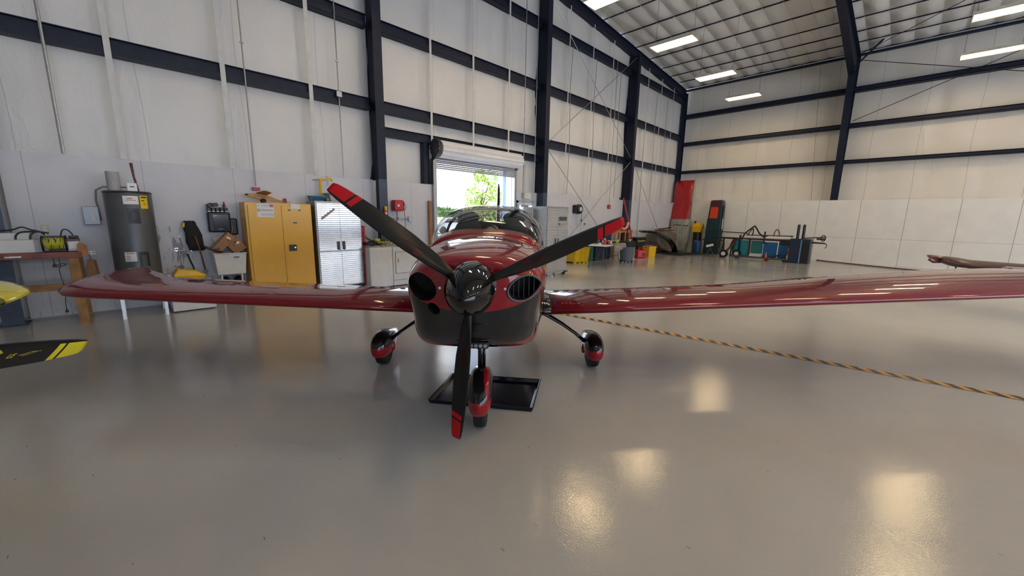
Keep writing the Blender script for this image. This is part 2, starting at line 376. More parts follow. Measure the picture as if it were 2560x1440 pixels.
# purlins (thin dark lines) and white seam straps
t = MB()
for y in pur:
    wdt = .04 if round(y, 2) in (21.2, 16.0, 14.78, 17.25, 12.3, 9.8, 19.4) else .02
    t.b2((-9.0, y - wdt / 2, roofz(y) + .085), (XR, y + wdt / 2, roofz(y) + .12))
t.b2((-9.0, 21.12, 7.99), (XR, 21.25, 8.06))
struct(t.build('trim_3', navy)); bpy.data.objects['trim_3']['label'] = 'dark roof purlins'
t = MB()
for x in seams[1:]:
    t.add([(x - .007, YF, roofz(YF) + .112), (x + .005, YF, roofz(YF) + .112), (x + .005, 21.2, roofz(21.2) + .112), (x - .005, 21.2, roofz(21.2) + .112)], [(0, 1, 2, 3)])
    for i in range(len(pur) - 1):
        y = pur[i]; t.b2((x - .012, y - .06, roofz(y) + .06), (x + .012, y + .06, roofz(y) + .075))
struct(t.build('trim_4', white_strap)); bpy.data.objects['trim_4']['label'] = 'white strap ends under the purlins'
# wall girts
def girt_left(mb, y0, y1, z, h=.24):
    mb.b2((-9.0, y0, z - h / 2), (-8.98, y1, z + h / 2)); mb.b2((-9.0, y0, z + h / 2 - .012), (-8.80, y1, z + h / 2))
    mb.b2((-9.0, y0, z - h / 2), (-8.80, y1, z - h / 2 + .012)); mb.b2((-8.812, y0, z - h / 2), (-8.80, y1, z - h / 2 + .075)); mb.b2((-8.87, y0, z - .03), (-8.86, y1, z + h / 2))
k = 5
bays = [(YF, -1.3), (-1.1, 4.25), (4.45, 9.93), (10.13, 15.58), (15.78, 21.15)]
for z in (4.03, 5.70, 7.50, 9.3):
    g = MB()
    for a, b_ in bays:
        if roofz(b_) - .45 > z: girt_left(g, a, b_, z)
        elif roofz(a) - .5 > z: girt_left(g, a, 21.2 - (z + .5 - 8.05) / .083, z)
    o = struct(g.build('trim_%d' % k, navy)); o['label'] = 'dark navy steel girt along the left wall'; k += 1
g = MB(); girt_left(g, 4.45, 9.93, 3.50, .2); g.b2((-9.0, 5.62, 2.4), (-8.82, 5.72, 3.4)); g.b2((-9.0, 5.72, 2.4), (-8.95, 5.86, 3.4))
o = struct(g.build('trim_%d' % k, navy)); o['label'] = 'navy door header and jamb steel'; k += 1
for z, h in ((4.02, .13), (5.41, .15), (6.75, .17)):
    g = MB().b2((-9.0, YB - .22, z - h / 2), (XR, YB + .1, z - h / 2 + .015)).b2((-9.0, YB - .22, z + h / 2 - .015), (XR, YB + .1, z + h / 2)).b2((-9.0, YB - .08, z - h / 2), (XR, YB - .06, z + h / 2)).b2((-9.0, YB - .22, z - h / 2), (XR, YB - .21, z + h / 2 - .035))
    o = struct(g.build('trim_%d' % k, navy)); o['label'] = 'dark navy steel girt along the back wall'; k += 1
# gable rafter along the left wall
g = MB()
for dz, w_, h_ in ((-.01, .17, .012), (-.34, .17, .012), (-.175, .012, .32)):
    g.bar((-8.9, YF, roofz(YF) - .02 + dz), (-8.9, 21.2, roofz(21.2) - .02 + dz), w_, h_)
o = struct(g.build('trim_%d' % k, navy)); o['label'] = 'navy gable rafter'; k += 1
# white vertical straps on the left wall, one per line
for y in straps:
    if y in (-1.2, 4.35, 10.03, 15.68, 21.25) or y < 0: continue
    bi = sum(1 for c_ in (4.35, 10.03, 15.68) if y > c_); si = [i_ for i_, v_ in enumerate([s_ for s_ in straps if [-1.2, 4.35, 10.03, 15.68][bi] < s_ < [4.35, 10.03, 15.68, 21.25][bi]]) if v_ == y][0]
    z0 = 3.4 if 5.8 < y < 8.6 else 2.4
    if y < 4.3: wd = .075
    elif y < 9: wd = .06
    else: wd = .045
    o = MB().b2((-8.797, y - wd / 2, z0), (-8.792, y + wd / 2, roofz(y) - .4)).build('wall_strap', white_strap)
    tag(o, ('left', 'middle', 'right')[si] + ' one of three white wall straps ' + ('above the water heater and yellow cabinet', 'above the roller door coil', 'between the exit sign column and the next', 'in the last bay before the far corner')[bi], 'strap', 'white vertical straps on the left wall')
# columns
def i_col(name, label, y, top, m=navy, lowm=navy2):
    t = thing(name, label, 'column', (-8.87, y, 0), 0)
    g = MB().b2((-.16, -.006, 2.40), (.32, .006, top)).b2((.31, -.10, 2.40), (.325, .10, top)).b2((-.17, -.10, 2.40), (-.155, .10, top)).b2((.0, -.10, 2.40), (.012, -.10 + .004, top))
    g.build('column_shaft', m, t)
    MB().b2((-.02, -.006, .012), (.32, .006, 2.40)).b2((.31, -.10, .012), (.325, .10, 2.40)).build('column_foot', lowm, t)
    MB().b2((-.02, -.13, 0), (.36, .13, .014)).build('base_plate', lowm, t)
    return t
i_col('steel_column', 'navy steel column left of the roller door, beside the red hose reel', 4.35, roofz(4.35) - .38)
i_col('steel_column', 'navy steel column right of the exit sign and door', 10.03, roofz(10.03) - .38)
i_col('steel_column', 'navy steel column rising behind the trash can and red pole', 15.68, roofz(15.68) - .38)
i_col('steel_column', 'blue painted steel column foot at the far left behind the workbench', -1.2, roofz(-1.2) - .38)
t = thing('corner_column', 'dark navy column in the far corner beside the red panel', 'column', (-8.86, 21.08, 0), 0)
MB().b2((-.1, -.12, 0), (.1, -.105, 7.9)).b2((-.1, .105, 0), (.1, .12, 7.9)).b2((-.006, -.11, 0), (.006, .11, 7.9)).build('column_shaft', navy, t)
# tapered frame with haunch and rafter running overhead
t = thing('rigid_frame', 'tapered navy steel frame with haunch against the back wall, its rafter running overhead', 'frame', (-2.3, 21.2, 0), 0)
def taper(mb, secs, half=.11, th=.014):
    # secs: (outer point, inner point) pairs in the y-z plane
    for i in range(len(secs) - 1):
        (a0, a1), (b0, b1) = secs[i], secs[i + 1]
        for x0, x1, P in ((-.006, .006, (a0, a1, b1, b0)),):
            mb.add([(x, *p) for x in (x0, x1) for p in P], [(0, 1, 2, 3), (4, 7, 6, 5), (0, 4, 5, 1), (1, 5, 6, 2), (2, 6, 7, 3), (3, 7, 4, 0)])
        for p, q in ((a0, b0), (a1, b1)): mb.bar((0, *p), (0, *q), 2 * half, th, up=(0, 1, .2) if abs(q[1] - p[1]) > abs(q[0] - p[0]) else (0, 0, 1))
c = MB(); taper(c, [((0, 0), (-.24, 0)), ((0, 2.5), (-.29, 2.5)), ((0, 6.6), (-.72, 6.6)), ((0, 8.0), (-.82, 7.15))]); c.build('frame_column', navy, t, label='tapered column leg')
c = MB(); taper(c, [((0, 8.0), (-.82, 7.15)), ((-5.5, 8.02 + .083 * 5.5 - .02), (-5.5, 7.98)), ((-11.9, 8.02 + .083 * 11.9 - .02), (-11.9, 8.45)), ((-33, 10.7), (-33, 10.1))]); c.build('frame_rafter', navy, t, label='roof rafter')
c = MB().bar((.02, -.75, 7.4), (.75, -.75, 8.2), .05).bar((-.02, -.75, 7.4), (-.02, -1.6, 8.05), .03); c.build('knee_brace', navy, t)
# rods, cables
def rod(name, label, a, b_, r, m, cat, group=None, sag=0):
    a = Vector(a); b_ = Vector(b_); pts = [a.lerp(b_, i / 8) - Vector((0, 0, sag * 4 * (i / 8) * (1 - i / 8))) for i in range(9)]
    o = MB().tube(pts, r, 6).build(name, m, smooth=True); return tag(o, label, cat, group)
G = 'thin cross bracing rods on the left wall'
for a, b_, l in (((10.15, 8.2), (15.55, 4.15), 'upper cross brace rod falling to the right between two navy columns'), ((10.15, 4.0), (15.55, 8.0), 'upper cross brace rod rising to the right between two navy columns'),
                ((10.15, 3.8), (14.6, .35), 'lower cross brace rod falling to the right behind the black reel'), ((15.55, 3.95), (11.1, .6), 'lower cross brace rod falling to the left behind the black reel')):
    rod('brace_rod', l, (-8.62, *a), (-8.62, *b_), .011, galv, 'rod')
rod('brace_rod', 'brace rod falling from the navy column toward the far corner and the brown cowling', (-8.6, 15.8, 3.95), (-8.6, 19.2, .55), .011, galv, 'rod')
rod('roof_cable', 'dark brace cable rising from the frame haunch across the back wall', (-2.1, 20.95, 5.55), (3.0, 20.95, 7.6), .012, black, 'cable')
rod('roof_cable', 'dark brace cable falling gently right from the top of the tapered frame', (-2.1, 20.95, 7.75), (3.0, 20.95, 6.1), .012, black, 'cable')
rod('roof_cable', 'dark cable stretched under the roof quilt right of the tapered frame', (-2.15, 20.9, 8.0), (1.5, 17.5, 8.3), .010, black, 'cable')
rod('drop_cable', 'long dark cable hanging down the back wall left of the tapered frame', (-3.43, 21.16, 7.85), (-3.0, 21.2, 1.3), .009, grey_paint, 'cable', sag=0)
# conduits of the left wall
def conduit(label, y, z0, z1, r=.013, box=None, x=-8.77):
    t = thing('conduit', label, 'conduit', (x, y, z0), 0)
    MB().tube([(0, 0, 0), (0, 0, z1 - z0)], r, 8).build('pipe', galv, t, smooth=True)
    if box: MB().box((0, 0, box - z0), (.06, .11, .11)).build('junction_box', galv, t, bevel=.004)
    MB().box((0, 0, (z1 - z0) * .35), (.03, .06, .02)).build('pipe_clip', galv, t)
    return t
conduit('double thickness metal conduit at the far left of the insulated wall', -.46, 2.40, roofz(0) - .5, .02)
conduit('metal conduit running down to the small red box above the yellow cabinet', 1.90, 2.1, roofz(2) - .5)
conduit('metal conduit with a square junction box on the girt left of the first navy column', 3.56, 2.38, roofz(3.5) - .5, .013, 4.07)
conduit('thin metal conduit coming down onto the exit sign', 9.2, 2.4, roofz(9.2) - .5, .012)
conduit('thin metal conduit beside the column right of the door', 9.72, 1.9, roofz(9.7) - .5, .012)
conduit('thin metal conduit down to the red fire alarm pull', 14.35, 2.16, 7.6, .012)
conduit('dark conduit right of the far navy column', 16.9, .5, 5.4, .014)
for y, a in ((11.5, 'just right of the exit sign column'), (12.95, 'down the middle of the cross braced bay'), (17.9, 'down the middle of the last bay before the corner'), (19.0, 'nearest the far corner'), (14.7, 'just left of the far navy column')):
    o = MB().tube([(-8.80, y, 2.45), (-8.80 + .0, y + .05, 4), (-8.8, y - .03, 6.0), (-8.8, y + .04, 7.3 if y < 17 else 7.2)], .010, 6).build('slack_cable', grey_paint, smooth=True)
    tag(o, 'thin slack grey cable hanging ' + a, 'cable', 'thin grey cords on the left wall')
# high bay lights
warm = (1.0, .76, .44)
lamp_m = bpy.data.materials.new('lamp_tube'); lamp_m.use_nodes = True
bb = bsdf(lamp_m); bb.inputs['Emission Color'].default_value = (*warm, 1); bb.inputs['Emission Strength'].default_value = LAMP_POWER; bb.inputs['Base Color'].default_value = (.9, .8, .6, 1)
refl_m = mat('lamp_reflector', (.85, .80, .68), .25, .6)
def light_proto():
    t = thing('hanging_light', '', 'light', (0, 0, 0))
    g = MB(); prof = [(-.235, -.045), (-.20, .03), (.20, .03), (.235, -.045), (.25, -.045), (.21, .04), (-.21, .04), (-.25, -.045)]
    g.add([(x, *p) for x in (-.61, .61) for p in prof], [(0, 1, 2, 3, 4, 5, 6, 7)[::-1], tuple(range(8, 16))] + [(i, (i + 1) % 8, 8 + (i + 1) % 8, 8 + i) for i in range(8)])
    g.build('reflector_housing', refl_m, t)
    for s in (-1, 1): MB().b2((s * .62, -.25, -.05), (s * .60, .25, .04)).build('end_cap', refl_m, t)
    for k in range(6):
        MB().tube([(-.58, -.175 + .07 * k, -.015), (.58, -.175 + .07 * k, -.015)], .014, 8).build('lamp_tube', lamp_m, t)
    for s in (-1, 1):
        g = MB().tube([(s * .55, -.15, .02), (s * .55, 0, .30)], .003, 5).tube([(s * .55, .15, .02), (s * .55, 0, .30)], .003, 5).tube([(s * .55, 0, .30), (s * .55, 0, 1.0)], .004, 5)
        g.build('suspension_wire', black, t)
    return t
lp = light_proto(); first = True
labs = {(0, 3): 'largest hanging light left of the tapered frame, nearest the camera of the three', (0, 4): 'middle one of the three hanging lights left of the tapered frame', (0, 5): 'smallest, farthest hanging light, low over the back wall left of the tapered frame',
        (0, 2): 'hanging light cut off by the top edge of the picture', (1, 4): 'upper hanging light at the right edge, over the roof quilt', (1, 5): 'lower hanging light at the right edge, against the back wall'}
for i, x in enumerate((-5.45, 1.02, 7.5)):
    for j, y in enumerate((1.7, 5.1, 8.5, 11.85, 15.35, 18.6)):
        if (i, j) in ((0, 0),): continue
        t = lp if first else copy_tree(lp); first = False
        t.location = (x, y, 6.6); t['label'] = labs.get((i, j), 'warm hanging shop light above and behind the camera, seen only mirrored in the floor')
        if (i, j) not in labs: t['group'] = 'hanging lights outside the picture'
        for c_ in t.children:
            if c_.name.startswith('suspension_wire'):
                pass
# wires must reach the roof: one long wire part per side, scaled to this row
for t in [o for o in bpy.data.objects if o.name.startswith('hanging_light')]:
    need = roofz(t.location.y) + .08 - 6.6
    for c_ in t.children:
        if c_.name.startswith('suspension_wire'):
            if c_.data.users > 1: c_.data = c_.data.copy()
            for v_ in c_.data.vertices:
                if v_.co.z > .9: v_.co.z = need
# ================================================================ roller door, exit door
t = thing('roller_door', 'rolled up white slatted door coil above the open doorway', 'door', (-8.62, 7.38, 3.27), 0)
c = MB(); rings = []
prof = []
for k in range(28):
    a = 2 * pi * k / 28; rr = .215 if k % 2 else .195
    prof.append((rr * cos(a), rr * sin(a)))
c.prism(prof, -1.45, 1.47, 'xz'); c.build('curtain_coil', white_enamel, t, smooth=False)
c = MB()
for i in range(5): c.b2((-.185, -1.42, -.24 - .045 * i), (-.165 + .006 * (i % 2), 1.43, -.205 - .045 * i))
c.build('curtain_slats', grey_paint, t); MB().b2((-.19, -1.42, -.47), (-.15, 1.43, -.43)).build('bottom_bar', galv, t)
c = MB().prism([(-.2, -.3), (.12, -.12), (.22, .0), (.22, .1), (.1, .24), (-.1, .24), (-.2, .15)], -1.53, -1.50, 'xz'); c.build('head_plate', greydark, t)
c = MB().lathe([(.20, -1.58), (.21, -1.55), (.21, -1.51), (.15, -1.50)], (0, 0, .02), 20, 'y')
for k in range(10): a = 2 * pi * k / 10; c.box((.2 * cos(a), -1.555, .02 + .2 * sin(a)), (.04, .05, .04), (0, -a, 0))
c.build('chain_wheel', greydark, t)
c = MB().prism([(-.2, -.3), (.1, -.12), (.2, .1), (-.2, .2)], 1.48, 1.50, 'xz'); c.build('head_plate', greydark, t)
MB().b2((-.26, -1.53, -3.27), (-.14, -1.43, -.25)).build('guide_rail', galv, t); MB().b2((-.26, 1.43, -3.27), (-.14, 1.52, -.25)).build('guide_rail', galv, t)
MB().tube([(.1, 1.56, -.1), (.1, 1.58, -2.3), (.14, 1.58, -2.3), (.16, 1.56, -.1)], .008, 5).build('pull_chain', galv, t)
struct(MB().b2((-9.16, OY0 - .02, 0), (-8.9, OY0, OZ)).b2((-9.16, OY1, 0), (-8.9, OY1 + .02, OZ)).b2((-9.16, OY0, OZ), (-8.9, OY1, OZ + .02)).build('door_1', galv))
bpy.data.objects['door_1']['label'] = 'metal lined roller doorway opening'
t = onwall('exit_sign', 'small cream exit sign with green letters above the door', 'sign', 9.38, .03, 2.28)
MB().box((0, -.03, 0), (.30, .08, .19)).build('sign_case', cream, t, bevel=.006)
MB().box((0, -.071, 0), (.25, .004, .15)).build('sign_face', white_plastic, t)
text_mesh('EXIT', .135, 'lettering', mat('exit_green', (.02, .28, .06), .5, emis=(.05, .6, .15), es=.3), t, (0, -.075, -.004), (rad(90), 0, 0), sx=.72)
d = MB().b2((XW - .05, 9.02, 0), (XW + .01, 9.09, 2.12)).b2((XW - .05, 9.77, 0), (XW + .01, 9.84, 2.12)).b2((XW - .05, 9.02, 2.06), (XW + .01, 9.84, 2.14)).build('door_2', mat('pale_blue', (.40, .48, .62), .4)); struct(d); d['label'] = 'pale blue door frame'
MB().b2((XW - .04, 9.09, .02), (XW, 9.77, 2.06)).build('door_leaf', white_enamel, d)
MB().b2((XW, 9.14, 1.0), (XW + .004, 9.72, 1.98)).build('door_glass', mat('door_pane_glow', (.7, .8, .95), .2, emis=(.75, .86, 1.0), es=.75), d)  # opaque pane, emission stands in for daylight through the door glass
MB().b2((XW, 9.2, 1.93), (XW + .06, 9.5, 1.99)).build('door_closer', grey_paint, d)
# hazard tape on the floor
o = MB().add([(-4.0, 5.10, .003), (4.25, 6.29, .003), (4.25, 6.41, .003), (-4.0, 5.21, .003)], [(0, 1, 2, 3)]).build('floor_tape', tape_m); tag(o, 'yellow and black striped hazard tape on the floor', 'tape')
o = MB().tube([(-2.75, 21.05, .02), (-2.0, 20.5, .02), (-1, 20.0, .02), (.0, 19.6, .02), (1.2, 19.2, .02)], .018, 8).build('floor_hose', mat('dark_red', (.10, .01, .012), .5), smooth=True); tag(o, 'dark red line lying along the floor by the white wall panels', 'hose')
# ================================================================ outside
ext = MB().b2((-140, -40, -.16), (-9.3, 140, -.02)).build('ground_outside', mat('concrete_outside', (.42, .42, .42), .8, noise_s=.3)); struct(ext)
gr = MB().b2((-138, -38, -.02), (-42, 138, .06)).build('grass_field', mat('grass', (.34, .42, .07), .9, noise_s=.4, noise_a=.2, col2=(.42, .46, .10))); tag(gr, 'sunlit yellow green grass beyond the roller door', 'grass', kind='stuff')
aw = MB().b2((-9.46, 9.0, -.1), (-9.3, 9.3, 3.9))
struct(aw.build('wall_outside', mat('blue_wall', (.16, .32, .70), .5))); bpy.data.objects['wall_outside']['label'] = 'blue sheet metal wall outside the doorway'
leaf = mat('leaves', (.16, .30, .045), .6, noise_s=1.5, noise_a=.3, col2=(.38, .46, .07))
leafd = mat('leaves_dark', (.07, .14, .05), .6, noise_s=1, noise_a=.3)
trunkm = mat('bark', (.12, .08, .05), .9)
def tree(loc, lab, blobs, n, size, m, trunk_h, seed):
    rnd = random.Random(seed); t = thing('tree', lab, 'tree', loc, 0)
    g = MB()
    for k in range(n):
        cx_, cy_, cz_, rr = rnd.choice(blobs)
        v = Vector((rnd.gauss(0, 1), rnd.gauss(0, 1), rnd.gauss(0, 1))).normalized() * rr * rnd.uniform(.35, 1.0) ** .6
        p = Vector((cx_, cy_, cz_)) + v; p.z = max(p.z, .3)
        a = Vector((rnd.gauss(0, 1), rnd.gauss(0, 1), rnd.gauss(0, 1))).normalized(); b_ = a.orthogonal().normalized(); s_ = size * rnd.uniform(.6, 1.3)
        g.add([p - a * s_, p + b_ * s_ * .5, p + a * s_, p - b_ * s_ * .5], [(0, 1, 2, 3)])
    g.build('foliage', m, t)
    g = MB().tube([(0, 0, -.1), (.05, 0, trunk_h * .5), (0, .1, trunk_h)], .2, 8, rs=[.22, .16, .1])
    for b_ in blobs[:6]: g.tube([(0, .05, trunk_h * .6), ((b_[0]) * .6, b_[1] * .6, (b_[2] + trunk_h * .6) / 2 + .2), b_[:3]], .05, 5, rs=[.09, .05, .02])
    g.build('trunk', trunkm, t, smooth=True); return t
tree((-27.5, 23.4, .08), 'leafy green tree outside the roller door', [(0, .2, 4.0, 1.3), (.4, .7, 4.9, .8), (-.3, -.7, 3.3, .9), (0, .9, 2.9, 1.3), (.1, -1.1, 2.2, .8), (0, 1.5, 3.6, .9), (0, .3, 1.9, 1.2), (-.2, .0, 5.1, .6)], 2300, .11, leaf, 3.4, 3)
tree((-60, 43, .1), 'low bluish tree far off at the left of the doorway', [(0, 0, 1.9, 1.2), (0, 1.6, 1.6, 1.1), (0, -1.6, 2.1, 1.0), (0, 3.2, 1.6, 1.0)], 1200, .22, leafd, 1.6, 5)
tree((-75, 62, .1), 'distant trees behind the windscreen', [(0, i * 1.6 - 9, 1.8, 1.5) for i in range(12)], 2600, .3, leafd, 1.4, 8)
t = thing('car', 'white car parked outside, seen through the windscreen', 'car', (-30, 21.8, 0), 90)
c = MB(); prof = [(-2.2, .35), (-2.2, .8), (-1.5, .95), (-.9, 1.4), (.8, 1.42), (1.5, .98), (2.2, .85), (2.25, .35)]
c.prism(prof, -.85, .85, 'xz'); c.build('car_body', white_enamel, t, bevel=.08)
MB().prism([(-1.3, .98), (-.85, 1.33), (.75, 1.35), (1.25, .99)], -.86, .86, 'xz').build('car_windows', blackgloss, t)
for x in (-1.4, 1.4):
    for y in (-.78, .78): MB().cyl((x, y, .32), .32, .2, 'y').build('wheel', rubber, t, smooth=True)
# ================================================================ aircraft
def lin(a, b_, t): return a + (b_ - a) * t
def airfoil(n=14, th=.13, camber=.02):
    up, lo = [], []
    for i in range(n + 1):
        x = .5 * (1 - cos(pi * i / n)); y = 5 * th * (.2969 * math.sqrt(x) - .126 * x - .3516 * x * x + .2843 * x ** 3 - .1036 * x ** 4)
        c = camber * 4 * x * (1 - x); up.append((x, c + y)); lo.append((x, c - y))
    return up[::-1] + lo[1:-1]
def wing_loft(stas, n=14):
    """stations: (x, yLE, chord, zLE, zTE, thickness)"""
    g = MB(); rings = []
    for x, yl, ch, z0, z1, th in stas:
        rings.append([(x, yl + px * ch, lin(z0, z1, px) + pz * ch) for px, pz in airfoil(n, th)])
    return g.loft(rings)
def upper(stas, x, yv):
    for a, b_ in zip(stas, stas[1:]):
        if min(a[0], b_[0]) <= x <= max(a[0], b_[0]):
            t = (x - a[0]) / (b_[0] - a[0]); s = [lin(a[i], b_[i], t) for i in range(6)]
            px = max(0, min(1, (yv - s[1]) / s[2])); th = s[5]
            y = 5 * th * (.2969 * math.sqrt(px) - .126 * px - .3516 * px * px + .2843 * px ** 3 - .1036 * px ** 4)
            return lin(s[3], s[4], px) + (.08 * px * (1 - px) + y) * s[2]
    return .8
def two_tone(name, top, bot, zc, slope=0, ax=1):
    m = mat(name, top, .4, coat=1, spec=.1); X = objxyz(m)
    f = mth(m, 'LESS_THAN', mth(m, 'ADD', X[2], mth(m, 'MULTIPLY', X[ax], slope)), zc)
    m.node_tree.links.new(mixc(m, f, top, bot), bsdf(m).inputs['Base Color']); return m
def nose_spat(name, top, bot):
    m = mat(name, top, .4, coat=1, spec=.1); X = objxyz(m)
    side = mth(m, 'GREATER_THAN', mth(m, 'ABSOLUTE', mth(m, 'SUBTRACT', X[0], .005)), .068)
    low = mth(m, 'LESS_THAN', mth(m, 'ADD', X[2], mth(m, 'MULTIPLY', X[1], -.1)), .355)
    streak = mth(m, 'MULTIPLY', mth(m, 'GREATER_THAN', X[0], mth(m, 'ADD', .028, mth(m, 'MULTIPLY', mth(m, 'SUBTRACT', .46, X[2]), .25))), mth(m, 'GREATER_THAN', X[2], .30))
    f = mth(m, 'MAXIMUM', mth(m, 'MAXIMUM', mth(m, 'MULTIPLY', side, low), mth(m, 'LESS_THAN', X[2], .305)), mth(m, 'MULTIPLY', streak, mth(m, 'LESS_THAN', X[0], .075)))
    m.node_tree.links.new(mixc(m, f, top, bot), bsdf(m).inputs['Base Color']); return m
def paint_body(name, main):
    m = mat(name, main, .4, coat=1, spec=.1); X = objxyz(m); x2 = mth(m, 'MULTIPLY', X[0], X[0])
    zb = mth(m, 'ADD', 1.075, mth(m, 'MULTIPLY', x2, .66)); zr = mth(m, 'ADD', .825, mth(m, 'MULTIPLY', x2, .50))
    front = mth(m, 'LESS_THAN', X[1], -1.38)
    blackf = mth(m, 'MULTIPLY', mth(m, 'MULTIPLY', mth(m, 'LESS_THAN', X[2], zb), mth(m, 'GREATER_THAN', X[2], zr)), front)
    zr2 = mth(m, 'SUBTRACT', zr, .055)
    low = mth(m, 'MULTIPLY', mth(m, 'LESS_THAN', X[2], zr2), 1.0)
    c = mixc(m, low, main, (.05, .05, .055))
    c = mixc(m, blackf, c, (.012, .012, .013))
    m.node_tree.links.new(c, bsdf(m).inputs['Base Color']); return m
def blade_mat(name, tip):
    m = mat(name, (.005, .005, .0055), .34, spec=.22); X = objxyz(m)
    r = mth(m, 'ADD', X[0], mth(m, 'MULTIPLY', X[2], -.25)); a = mth(m, 'GREATER_THAN', r, .735); b_ = mth(m, 'MULTIPLY', mth(m, 'GREATER_THAN', r, .765), mth(m, 'LESS_THAN', r, .777))
    f = mth(m, 'MULTIPLY', a, mth(m, 'SUBTRACT', 1.0, b_)); le = mth(m, 'LESS_THAN', X[2], .016); f = mth(m, 'MULTIPLY', f, le)
    m.node_tree.links.new(mixc(m, f, (.012, .012, .012), tip), bsdf(m).inputs['Base Color']); return m
def make_blade(parent, m, ang, decal, kind):
    """local x = radial outwards, y rearward, z tangential (toward growing angle)"""
    g = MB(); rings = []
    st = [(.10, .055, 62, .050), (.16, .075, 56, .034), (.26, .100, 47, .021), (.40, .112, 38, .015), (.55, .110, 33, .012), (.70, .096, 29, .010), (.82, .078, 26, .009), (.865, .066, 25, .008), (.885, .050, 25, .005)]
    af = airfoil(10, 1.0, 0)
    for r, c, p, th in st:
        p = rad(p); ring = []
        for px, pz in af:
            s_ = (px - .42) * c; n_ = pz * th
            z = -s_ * cos(p) * 1.0 + n_ * sin(p) * 0 ; y = s_ * sin(p)
            # rotate chord about the radial axis; leading edge toward +z, forward (-y)
            z = -s_ * cos(p) + n_ * sin(p); y = s_ * sin(p) + n_ * cos(p) * 1.0
            ring.append((r, -y if False else y, z))
        rings.append(ring)
    g.loft(rings); b_ = g.build('blade', m, parent, smooth='all')
    b_.rotation_euler = (0, -rad(ang), 0)
    p = rad(40)
    # decal sits on the front face
    def fp(r, s_):  # point on the front face
        return (r, s_ * sin(p) - .010 - .004, -s_ * cos(p) + .0)
    if decal:
        g = MB(); rnd = random.Random(kind * 5 + int(abs(ang)))
        def q(a, b2_, c_, d_): g.add([fp(*a), fp(*b2_), fp(*c_), fp(*d_)], [(0, 1, 2, 3)])
        q((.30, -.02), (.345, -.03), (.355, -.012), (.33, -.006))
        for i in range(5):
            x = .352 + i * .014; q((x, .018), (x + .004, .018), (x + .012, -.012), (x + .008, -.012))
        q((.30, .026), (.44, .010), (.44, .013), (.30, .030))
        g.build('blade_marking', decal, b_)
    return b_
